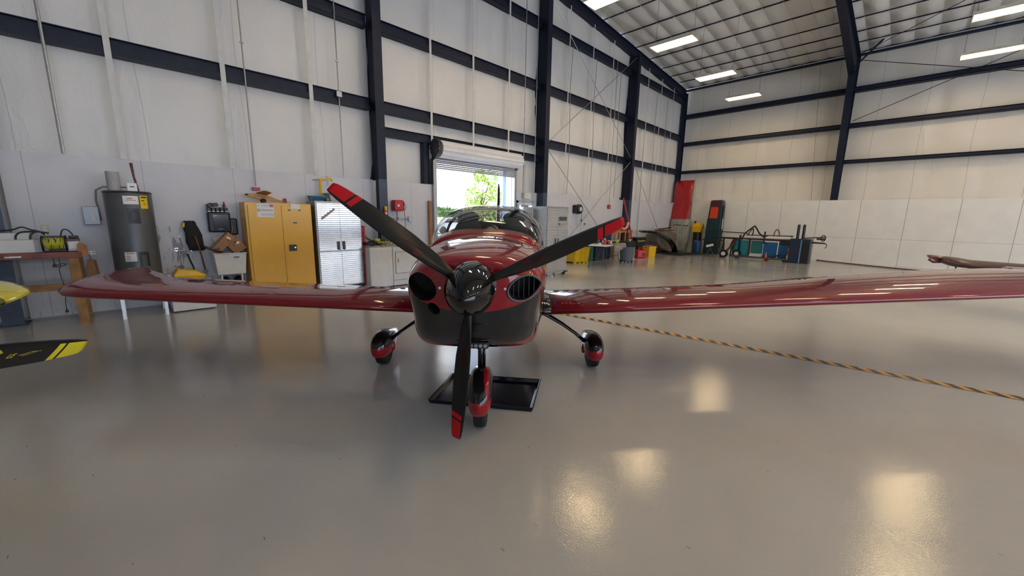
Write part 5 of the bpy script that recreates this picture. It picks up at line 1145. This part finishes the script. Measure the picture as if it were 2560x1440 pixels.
t = tub('recycling_bin', 'tall dark blue bin behind the table leg', (-8.5, 13.0, 0), 90, .55, .5, .88, blue_dark, 1.1); MB().b2((-.32, -.3, .88), (.32, .3, .94)).build('bin_lid', blue_dark, t, bevel=.02)
t = tub('recycling_bin', 'second dark blue bin, half hidden behind the first', (-8.55, 13.65, 0), 90, .5, .45, 1.0, blue_dark, 1.05); MB().b2((-.28, -.26, 1.0), (.28, .26, 1.05)).build('bin_lid', blue_dark, t, bevel=.02)
t = onwall('locker', 'narrow grey metal locker against the wall behind the table', 'locker', 14.1, .22, 0); MB().b2((-.23, -.2, .03), (.23, .2, 1.10)).build('locker_body', mat('locker_grey', (.22, .22, .23), .4), t, bevel=.01); MB().b2((-.22, -.206, .06), (.0, -.2, 1.07)).build('locker_door', mat('locker_grey', (.22, .22, .23), .4), t); MB().b2((.01, -.206, .06), (.22, -.2, 1.07)).build('locker_door', mat('locker_grey', (.22, .22, .23), .4), t)
t = thing('small_cabinet', 'low white cabinet under the table', 'cabinet', (-8.05, 14.2, 0), 90); MB().b2((-.3, -.5, .0), (.3, .05, .62)).build('cabinet_body', white_plastic, t, bevel=.01); MB().b2((-.28, -.505, .03), (.28, -.5, .6)).build('cabinet_door', mat('locker_grey', (.22, .22, .23), .4), t)
# folding table
ux, uy = Vector((.30, -.954, 0)).normalized(), None
t = thing('folding_table', 'white folding table half draped with a camouflage cloth', 'table', (-7.2, 11.72, 0), 102)
MB().b2((-.92, -.36, .72), (.92, .36, .75)).build('table_top', white_plastic, t, bevel=.012)
for x in (-.74, .74):
    for y in (-.28, .28):
        g = MB().tube([(x, y * .75, .72), (x, y * .72, .40), (x, y * .85, .2), (x, y * 1.12, .0)], .013, 8); g.build('table_leg', greydark, t, smooth='all')
    MB().tube([(x, -.2, .30), (x, .2, .30)], .010, 6).build('leg_brace', greydark, t)
    MB().tube([(x, 0, .30), (x * .45, 0, .71)], .009, 6).build('leg_brace', greydark, t)
camo = mat('camouflage', (.12, .10, .09), .8, noise_s=11, noise_a=.5, col2=(.34, .31, .28))
g = grid(30, 20, lambda i, j: (-.30 + 1.26 * i, (-.40 + .8 * j), .757 + .01 * noise.noise(Vector((i * 8, j * 8, 0)))))
k0 = len(g.v); f2 = grid(30, 8, lambda i, j: (-.30 + 1.26 * i, -.40 - .02 * sin(i * 22) - .02 * j, .757 - .24 * j * (.8 + .25 * sin(i * 5)))); g.add(f2.v, f2.f)
f3 = grid(8, 20, lambda i, j: (.96 + .02 * i, -.40 + .8 * j, .757 - .2 * i)); g.add(f3.v, f3.f)
o = g.build('table_cloth', camo, smooth='all'); o.location = t.location; o.rotation_euler = t.rotation_euler; tag(o, 'camouflage patterned cloth over the right half of the folding table', 'cloth')
def attbl(x, y, z=.775): return t_tab @ Vector((x, y, z))
t_tab = Matrix.Translation((-7.2, 11.72, 0)) @ Matrix.Rotation(rad(102), 4, 'Z')
items = [('spray_bottle', 'red bottle with a white cap near the left end of the table', -.38, -.1, .05, .20, red_plastic), ('jar', 'small white jar at the left end of the table', -.70, -.05, .04, .07, white_plastic), ('jar', 'red jar left of the camouflage cloth', -.28, -.2, .05, .12, red_plastic), ('jar', 'white lidded jar at the edge of the camouflage cloth', -.12, -.22, .04, .08, white_plastic),
         ('paint_can', 'yellow green can on the camouflage cloth', .52, -.15, .045, .12, mat('can_green', (.45, .48, .12), .4)), ('paint_can', 'second yellow green can beside the first on the cloth', .66, -.05, .045, .13, mat('can_green', (.45, .48, .12), .4)), ('paint_can', 'third yellow green can at the right end of the cloth', .84, -.12, .045, .13, mat('can_green', (.45, .48, .12), .4)),
         ('spray_bottle', 'dark red bottle at the back of the table', .30, .22, .035, .22, mat('bottle_red', (.16, .012, .02), .3)), ('jar', 'clear grey jar in the middle of the table', .02, .1, .05, .10, galv), ('jar', 'dark brown jar at the middle back of the table', -.02, .25, .05, .09, wood_red)]
for nm, lb, x, y, r_, h_, m_ in items:
    z = .772 if x > -.32 else .752
    o = thing(nm, lb, nm.replace('_', ' ') if nm != 'spray_bottle' else 'bottle', attbl(x, y, z)); MB().lathe([(r_, 0), (r_, h_ * .75), (r_ * .6, h_ * .85)], (0, 0, 0), 16).build('container_body', m_, o, smooth=True); MB().lathe([(r_ * .62, h_ * .85), (r_ * .62, h_)], (0, 0, 0), 14).build('container_cap', white_plastic if 'white' in lb or nm == 'jar' else black, o)
o = thing('tool_case', 'flat black case lying on the camouflage cloth', 'case', attbl(.28, -.05, .772), 102); MB().b2((-.22, -.14, 0), (.22, .14, .07)).build('case_body', black, o, bevel=.015); MB().b2((-.1, -.1, .07), (.16, .1, .075)).build('case_label', white_plastic, o)
# trash can on dolly
t = thing('trash_can', 'grey round trash can with black liner on a wheeled dolly', 'trash can', (-7.2, 13.2, 0))
MB().lathe([(.22, .10), (.27, .72), (.285, .74), (.285, .78), (.27, .78)], (0, 0, 0), 32).build('can_body', mat('can_grey', (.11, .14, .17), .5), t, smooth=True)
MB().lathe([(.29, .60), (.30, .66), (.292, .79), (.25, .80), (.20, .72)], (0, 0, 0), 32).build('bin_liner', rubber, t, smooth=True)
MB().lathe([(.25, .07), (.25, .10)], (0, 0, 0), 28).build('dolly_plate', black, t)
for k in range(4): a = pi / 4 + pi * k / 2; MB().cyl((.2 * cos(a), .2 * sin(a), .035), .034, .025, 'x', 12).build('castor', rubber, t, smooth=True)
o = thing('foam_cup', 'white crumpled cup on the trash can liner', 'cup', (-7.13, 13.25, .80)); MB().lathe([(.03, 0), (.045, .07)], (0, 0, 0), 12).build('cup_body', white_plastic, o, smooth=True)
o = thing('gas_can', 'red fuel can on the floor right of the trash can', 'fuel can', (-7.75, 15.35, 0), 60); MB().b2((-.22, -.15, 0), (.22, .15, .34)).build('can_body', red_plastic, o, bevel=.05, seg=4); MB().tube([(-.12, 0, .33), (-.08, 0, .41), (.08, 0, .41), (.12, 0, .33)], .022, 8).build('can_handle', red_plastic, o, smooth='all'); MB().b2((-.02, -.153, .08), (.16, -.15, .22)).build('can_label', mat('label_dark', (.2, .01, .01), .5), o)
t = tub('yellow_pail', 'yellow plastic bucket filled with rags, right of the red fuel can', (-7.75, 16.15, 0), 70, .36, .34, .46, yellow_plastic, 1.15, 'bucket'); MB().ell((0, 0, .42), (.22, .18, .10), 14, 8).build('rag_pile', wood_red, t)
# shelf with boxes behind
t = thing('crate_stack', 'dark crate with a yellow stripe on a low stand behind the red fuel can', 'crate', (-8.45, 16.4, 0), 90); MB().b2((-.42, -.2, .36), (.38, .2, .80)).build('crate_body', black, t, bevel=.02); MB().b2((-.38, -.206, .62), (.30, -.2, .67)).build('crate_stripe', mat('gold', (.42, .32, .05), .5), t); MB().b2((-.38, -.206, .42), (.34, -.2, .58)).build('crate_front', blue_dark, t)
MB().b2((-.4, -.18, 0), (-.34, .18, .36)).build('stand_leg', blue_dark, t); MB().b2((.32, -.18, 0), (.38, .18, .36)).build('stand_leg', blue_dark, t)
# orange wooden rack with U shaped ring, red pole
t = thing('wooden_rack', 'orange wooden sawhorse rack behind the table', 'rack', (-8.45, 14.95, 0), 80)
for x in (-.45, -.15, .22, .5): MB().bar((x, 0, 0), (x, 0, 1.02), .07, .07).build('rack_post', wood_or, t)
MB().b2((-.6, -.05, 1.02), (.65, .05, 1.13)).build('rack_beam', wood_or, t); MB().b2((-.5, -.04, .4), (.5, .04, .5)).build('rack_shelf', wood_or, t); MB().bar((-.15, 0, 1.1), (-.15, 0, 1.5), .07).build('rack_post', wood_or, t)
o = thing('foam_ring', 'pink U shaped cushion hung on the wooden rack', 'cushion', (-8.40, 15.02, 1.46), 80); MB().tube([(.24 * cos(a), 0, .28 * sin(a)) for a in [pi + pi * k / 14 for k in range(15)]], .05, 10).build('cushion_body', mat('pink', (.72, .36, .30), .6), o, smooth='all')
for k, (x, y, h_) in enumerate(((.05, -.1, .75), (.32, -.12, .6))):
    o = thing('metal_bar_tool', ('black bar leaning in the wooden rack, left one', 'black bar leaning in the wooden rack, right one')[k], 'tool', (-8.3, 14.9 + .3 * k, .0)); MB().tube([(0, 0, .0), (-.04, .02, 1.05 + .1 * k)], .022, 8).build('tool_shaft', black, o, smooth=True); MB().box((-.02, .01, .9), (.03, .14, .04)).build('tool_grip', black, o)
o = MB().tube([(-8.5, 14.98, 2.45), (-8.32, 15.45, 1.1), (-8.2, 15.7, .0)], .030, 8).build('red_pole', mat('pole_red', (.40, .03, .04), .4), smooth=True); tag(o, 'red pole leaning against the far navy column', 'pole')
# curved cowling shells
def shell(label, loc, rz, R_, th, wid, a0, a1, mo, name):
    t = thing(name, label, 'cowling', loc, rz); n = 18; outer, inner = [], []
    for k in range(n + 1):
        a = a0 + (a1 - a0) * k / n; outer.append((R_[0] * cos(a), R_[1] * sin(a))); inner.append(((R_[0] - th) * cos(a), (R_[1] - th) * sin(a)))
    g = MB().prism(outer + inner[::-1], -wid / 2, wid / 2, 'xz'); g.build('shell', mo, t, smooth=True); return t
t = shell('black curved cowling arching to the floor beside the yellow bucket', (-8.35, 16.7, -.02), 62, (1.85, 1.12), .10, .30, rad(2), rad(92), blackgloss, 'cowling_arch')
MB().box((0, 0, 1.09), (.45, .12, .05)).build('cowling_clamp', black, t)
brown = mat('brown_tarp', (.17, .13, .10), .6, noise_s=2, noise_a=.15)
t = thing('covered_crate', 'brown covered crate in the corner beside the grey green bag', 'crate', (-8.25, 18.55, 0), 84)
g = MB(); rings = []
for x, z0, z1 in ((-1.0, .62, .92), (-.6, .30, 1.02), (-.1, .12, 1.10), (.4, .05, 1.02), (.75, .03, .90)): rings.append([(x, -.3, z0), (x, .3, z0), (x, .3, z1), (x, -.3, z1)])
g.loft(rings).build('crate_cover', brown, t, bevel=.05, seg=3); MB().b2((-.3, -.32, 1.08), (.5, .3, 1.12)).build('crate_top', mat('rust', (.25, .09, .04), .6), t, bevel=.01)
MB().bar((-.9, -.28, 1.16), (.3, -.2, 1.22), .05).build('tie_bar', black, t); MB().b2((-.1, -.25, 0), (.7, .25, .05)).build('crate_skid', black, t)
o = thing('rubber_mat', 'dark rubber mat sagging on the floor by the brown crate', 'mat', (-7.3, 18.6, 0), 75); MB().loft([[(x, -.45, 0), (x, .45, 0), (x, .45, z), (x, -.45, z)] for x, z in ((-.8, .02), (-.3, .12), (.5, .05), (1.3, .02))]).build('mat_body', rubber, o, bevel=.01)
# ================================================================ back wall corner
t = thing('engine_cover', 'tall red glossy panel standing in the far corner', 'panel', (-8.40, 20.68, 1.64))
g = MB(); rings = []
for z, y, x0, x1 in ((0, -.10, -.44, .46), (.8, .06, -.42, .47), (1.0, .0, -.42, .47), (1.75, .02, -.40, .49), (1.92, .14, -.38, .50), (1.94, .18, -.36, .48)): rings.append([(x0, y, z), (x0 + .1, y - .05, z), (x1 - .1, y - .05, z), (x1, y, z), (x1, y + .06, z), (x0, y + .06, z)])
g.loft(rings).build('panel_shell', mat('panel_red', (.42, .008, .012), .3, coat=.4), t, smooth=True); MB().bar((.50, .03, .0), (.51, .1, 1.9), .02).build('panel_edge', black, t)
t = thing('upright_bag', 'tall grey green padded bag under the red panel', 'bag', (-8.27, 20.55, .0))
g = MB(); rings = []
for z, w_, d_ in ((.02, .36, .14), (.12, .42, .2), (.7, .47, .23), (1.3, .50, .22), (1.58, .51, .18), (1.63, .49, .14)): rings.append([(w_ * (1 if cos(a) > 0 else -1) * abs(cos(a)) ** .6 - .04 * (z < .2), d_ * (1 if sin(a) > 0 else -1) * abs(sin(a)) ** .7, z) for a in [2 * pi * k / 24 for k in range(24)]])
g.loft(rings).build('bag_body', mat('bag_greygreen', (.33, .35, .30), .6, noise_s=4, noise_a=.15), t, smooth='all')
for x in (-.22, -.02, .26): MB().b2((x - .015, -.24, .15), (x + .015, -.21, 1.5)).build('bag_strap', mat('strap_grey', (.42, .42, .38), .6), t)
MB().b2((-.25, -.245, 1.32), (.1, -.22, 1.35)).b2((.2, -.245, 1.30), (.48, -.22, 1.33)).build('bag_buckles', black, t)
for k in range(4): MB().b2((-.46, -.215, .95 + .09 * k), (-.30, -.20, 1.0 + .09 * k)).build('bag_label', yellow_plastic if k != 2 else paper, t)
t = thing('canister', 'black bin topped with a yellow life vest beside the grey green bag', 'bin', (-7.42, 20.6, 0)); MB().lathe([(.19, 0), (.19, .98), (.17, 1.0)], (0, 0, 0), 20).build('bin_body', black, t, smooth=True)
o = thing('life_vest', 'yellow life vest heaped on the black bin in the corner', 'vest', (-7.42, 20.55, 1.0)); g = MB().loft([[(-.2, -.12, 0), (.2, -.12, 0), (.2, .12, 0), (-.2, .12, 0)], [(-.23, -.15, .3), (.27, -.15, .28), (.27, .1, .28), (-.23, .1, .3)], [(-.14, -.08, .50), (.12, -.08, .46), (.12, .06, .46), (-.14, .06, .5)]]); g.build('vest_body', yellow_plastic, o, bevel=.02, seg=3); MB().tube([(.2, -.1, .2), (.32, -.1, .35), (.28, -.1, .42)], .015, 6).build('vest_strap', black, o); MB().ell((-.1, -.1, .50), (.05, .05, .06), 10, 6).build('vest_buckle', black, o)
o = thing('blue_drum', 'small dark blue drum on the floor before the black bin', 'drum', (-7.15, 19.95, 0)); MB().lathe([(.16, 0), (.18, .1), (.18, .55), (.12, .62)], (0, 0, 0), 20).build('drum_body', mat('drum_blue', (.015, .06, .18), .4), o, smooth=True)
# dark teal cabinet with orange panel
t = thing('tall_dispenser', 'tall dark teal cabinet with an orange red window on the back wall', 'cabinet', (-6.58, 20.35, 0))
tealm = mat('dark_teal', (.006, .035, .045), .35); g = MB(); rings = []
for z, x0, x1, y in ((0, -.33, .33, -.25), (.2, -.34, .34, -.25), (1.66, -.30, .33, -.2), (1.70, -.28, .32, -.19), (2.45, -.24, .31, -.15), (2.55, -.20, .27, -.1)): rings.append([(x0, y, z), (x1, y, z), (x1, .25, z), (x0, .25, z)])
g.loft(rings).build('cabinet_body', tealm, t, bevel=.03); MB().add([(-.20, -.205, 1.70), (.16, -.205, 1.70), (.16, -.18, 2.22), (-.17, -.18, 2.22)], [(0, 1, 2, 3)]).build('orange_window', mat('window_orange', (.72, .05, .012), .3), t)
MB().b2((-.22, -.17, 2.24), (.26, -.155, 2.52)).build('header_panel', mat('header_maroon', (.09, .01, .012), .4), t); MB().b2((.33, -.12, .3), (.36, .1, 2.3)).build('cabinet_side_trim', black, t); MB().b2((-.3, -.262, .55), (.3, -.25, .57)).build('panel_seam', black, t); MB().b2((.335, -.1, 1.2), (.365, 0, 1.68)).build('side_label', paper, t)
# equipment rack with blue panels
t = thing('equipment_cart', 'long low equipment cart with teal and blue side panels', 'cart', (-4.2, 19.2, 0))
for a, b_, c_ in ((-1.12, -.92, 'teal'), (-.86, -.55, 'teal'), (-.44, .0, 'teal2'), (.02, .52, 'blue'), (.56, .97, 'blue')):
    mm = {'teal': mat('panel_teal', (.01, .20, .26), .35), 'teal2': mat('panel_teal2', (.012, .15, .16), .4), 'blue': mat('panel_blue', (.008, .12, .36), .35)}[c_]
    MB().b2((a, -.03, .12 if c_ != 'teal2' else .24), (b_, .03, .78 if c_ != 'blue' else .74)).build('side_board', mm, t, bevel=.03, seg=3)
for x in (-.89, -.50, .95): MB().b2((x - .03, -.06, .05), (x + .03, .06, 1.0)).build('cart_post', black, t)
MB().tube([(-2.3, .3, 1.12), (-.7, .3, 1.07)], .02, 8).build('handle_bar', black, t); MB().tube([(-.7, .1, 1.0), (1.0, .1, 1.02)], .018, 8).build('handle_bar', black, t)
MB().tube([(-.6, -.1, .93), (.99, -.1, .93)], .055, 14).build('white_tube', white_plastic, t, smooth=True, label='long white tube'); MB().b2((-.55, -.05, .80), (.98, .2, .87)).build('tube_cradle', mat('tube_brown', (.10, .04, .035), .5), t)
MB().b2((.58, -.07, .66), (.99, .2, .84)).build('dark_cover', blue_dark, t, bevel=.03)
MB().tube([(-1.25, -.05, .45), (-1.15, -.05, .75), (-.85, -.05, .85), (-.55, -.05, .84)], .035, 8).build('front_arch', mat('frame_maroon', (.07, .015, .015), .4), t, smooth='all')
MB().b2((-1.15, -.25, .05), (.98, .25, .12)).build('cart_deck', greydark, t); MB().b2((-.45, -.12, .12), (.0, -.06, .20)).build('white_tray', white_plastic, t)
for x in (-1.33, -.95):
    MB().lathe([(.17, -.05), (.18, 0), (.17, .05), (.09, .055)], (x - .0, -.55 + .5 * (x > -1.1), .18), 22, 'y').build('cart_wheel', rubber, t, smooth=True); MB().cyl((x, -.61 + .5 * (x > -1.1), .18), .085, .02, 'y', 18).build('wheel_hub', white_plastic, t)
MB().tube([(-1.33, -.5, .2), (-1.2, -.3, .4), (-1.05, -.1, .7)], .05, 8).build('cart_fork', mat('frame_maroon', (.07, .015, .015), .4), t, smooth='all'); MB().b2((-1.5, -.5, .0), (-1.42, -.3, .3)).build('chock', black, t)
cord('black lifting strap forming a peak over the blue cart', [(-4.98, 19.05, .80), (-4.9, 19.05, 1.05), (-4.6, 19.05, 1.36), (-4.52, 19.05, 1.36), (-4.35, 19.05, 1.1), (-4.2, 19.05, .98), (-4.05, 19.1, .98)], .03, rubber, 'lifting_strap', 'strap')
cord('second black strap strand under the peak over the blue cart', [(-4.80, 19.1, .85), (-4.75, 19.1, 1.1), (-4.60, 19.1, 1.28), (-4.62, 19.1, .9)], .022, rubber, 'lifting_strap', 'strap')
cord('dark loop of cord standing up over the white tube of the cart', [(-3.86, 19.1, .85), (-3.82, 19.1, 1.15), (-3.74, 19.1, 1.28), (-3.66, 19.1, 1.15), (-3.62, 19.1, .88)], .022, wood_red, 'cord_loop', 'cord')
o = thing('clamp_lever', 'black lever clamp upright in the middle of the blue cart', 'clamp', (-4.14, 19.02, .80)); MB().bar((0, 0, -.1), (0, 0, .38), .05).build('lever_arm', black, o); MB().box((.05, 0, -.1), (.16, .06, .05)).build('lever_foot', black, o)
t = thing('speaker_cabinet', 'dark navy upright cabinet at the right end of the blue cart', 'cabinet', (-2.85, 18.9, 0)); MB().b2((-.33, -.25, 0), (.33, .25, .95)).build('cabinet_body', blue_dark, t, bevel=.015); MB().b2((.02, -.262, .02), (.06, -.25, .92)).build('edge_trim', mat('trim_blue', (.12, .3, .5), .4), t); MB().b2((.08, -.258, .05), (.30, -.25, .85)).build('front_panel', black, t)
for k, x in enumerate((-3.02, -2.84)):
    o = thing('black_post', ('left one of two short black posts standing on the navy cabinet', 'right one of two short black posts standing on the navy cabinet')[k], 'post', (x, 19.05, .95)); MB().lathe([(.05, 0), (.05, .50), (.035, .55)], (0, 0, 0), 14).build('post_body', black, o, smooth=True)
t = thing('tow_bar', 'black tow bar with fork end sticking out right of the navy cabinet', 'tow bar', (-2.55, 19.0, .95)); MB().tube([(-.25, 0, .03), (.4, 0, .08)], .02, 8).build('bar_shaft', black, t, smooth=True); MB().tube([(.35 + .07 * cos(a), 0, .05 + .11 * sin(a)) for a in [2 * pi * k / 14 for k in range(15)]], .018, 6).build('bar_fork', black, t, smooth='all'); MB().b2((.15, -.02, -.02), (.4, .02, .04)).build('bar_sleeve', black, t)
t = thing('pry_hook', 'black bar with a curled hook below the tow bar', 'hook', (-2.55, 19.0, .80)); MB().tube([(-.05, 0, .02), (.4, 0, .01), (.46, 0, -.02), (.49, 0, -.09), (.46, 0, -.16), (.41, 0, -.17)], .018, 8, rs=[.03, .028, .015, .013, .012, .01]).build('hook_bar', black, t, smooth='all')
o = thing('traffic_cone', 'small orange and white cone before the blue panels', 'cone', (-3.95, 18.75, 0)); MB().lathe([(.06, .012), (.012, .34)], (0, 0, 0), 16).build('cone_body', orange, o, smooth=True); MB().lathe([(.047, .09), (.031, .2)], (0, 0, 0), 16).build('cone_band', white_plastic, o); MB().b2((-.10, -.10, 0), (.10, .10, .012)).build('cone_base', orange, o)
t = thing('striped_box', 'narrow box striped orange, red and yellow at the right end of the cart', 'box', (-3.18, 18.85, .05))
for k, m_ in enumerate((mat('box_yel', (.6, .4, .08), .5), paper, mat('box_yel', (.6, .4, .08), .5), red_plastic, orange, mat('box_yel2', (.75, .45, .03), .5))): MB().b2((-.09 + .01 * k, -.06, .09 * k), (.07 + .01 * k, .06, .09 * (k + 1))).build('box_stripe', m_, t)
MB().b2((-.1, -.08, -.05), (.1, .08, 0)).build('box_foot', black, t)
t = thing('hand_jack', 'low black wheeled jack on the floor in front of the cart', 'jack', (-3.6, 18.7, 0)); MB().b2((-.35, -.1, .06), (.35, .1, .14)).build('jack_frame', greydark, t, bevel=.02); MB().tube([(-.2, 0, .14), (.15, 0, .28)], .03, 8).build('jack_arm', black, t)
for x in (-.3, .3): MB().cyl((x, 0, .05), .05, .22, 'y', 14).build('jack_wheel', black, t, smooth=True)
t = thing('tripod_stand', 'black stand with white plates left of the equipment cart', 'stand', (-6.1, 18.6, 0)); MB().tube([(0, 0, .75), (.0, 0, .35)], .03, 8).build('stand_post', black, t)
for a in (0, 2.1, 4.2): MB().tube([(0, 0, .38), (.22 * cos(a), .22 * sin(a), 0)], .02, 6).build('stand_leg', black, t)
MB().box((0, -.05, .5), (.30, .03, .10), (0, -.3, 0)).build('stand_plate', white_plastic, t); MB().b2((-.35, -.03, .72), (.55, .03, .77)).build('stand_bar', black, t)
t = thing('sawhorse', 'black folding sawhorse between the teal cabinet and the cart', 'sawhorse', (-5.55, 19.85, 0)); MB().b2((-.5, -.05, .78), (.35, .05, .85)).build('top_beam', black, t)
for x in (-.4, .0, .28):
    MB().bar((x, -.2, 0), (x + .02, 0, .78), .05).build('sawhorse_leg', black, t); MB().bar((x, .2, 0), (x + .02, 0, .78), .05).build('sawhorse_leg', black, t)
o = thing('yellow_bag', 'small yellow black bag behind the teal cabinet', 'bag', (-6.99, 20.74, 0)); MB().b2((-.19, -.08, 0), (.19, .08, .95)).build('bag_body', white_plastic, o, bevel=.03); MB().b2((-.12, -.08, 1.0), (.1, .08, 1.12)).build('bag_top', yellow_plastic, o, bevel=.03)
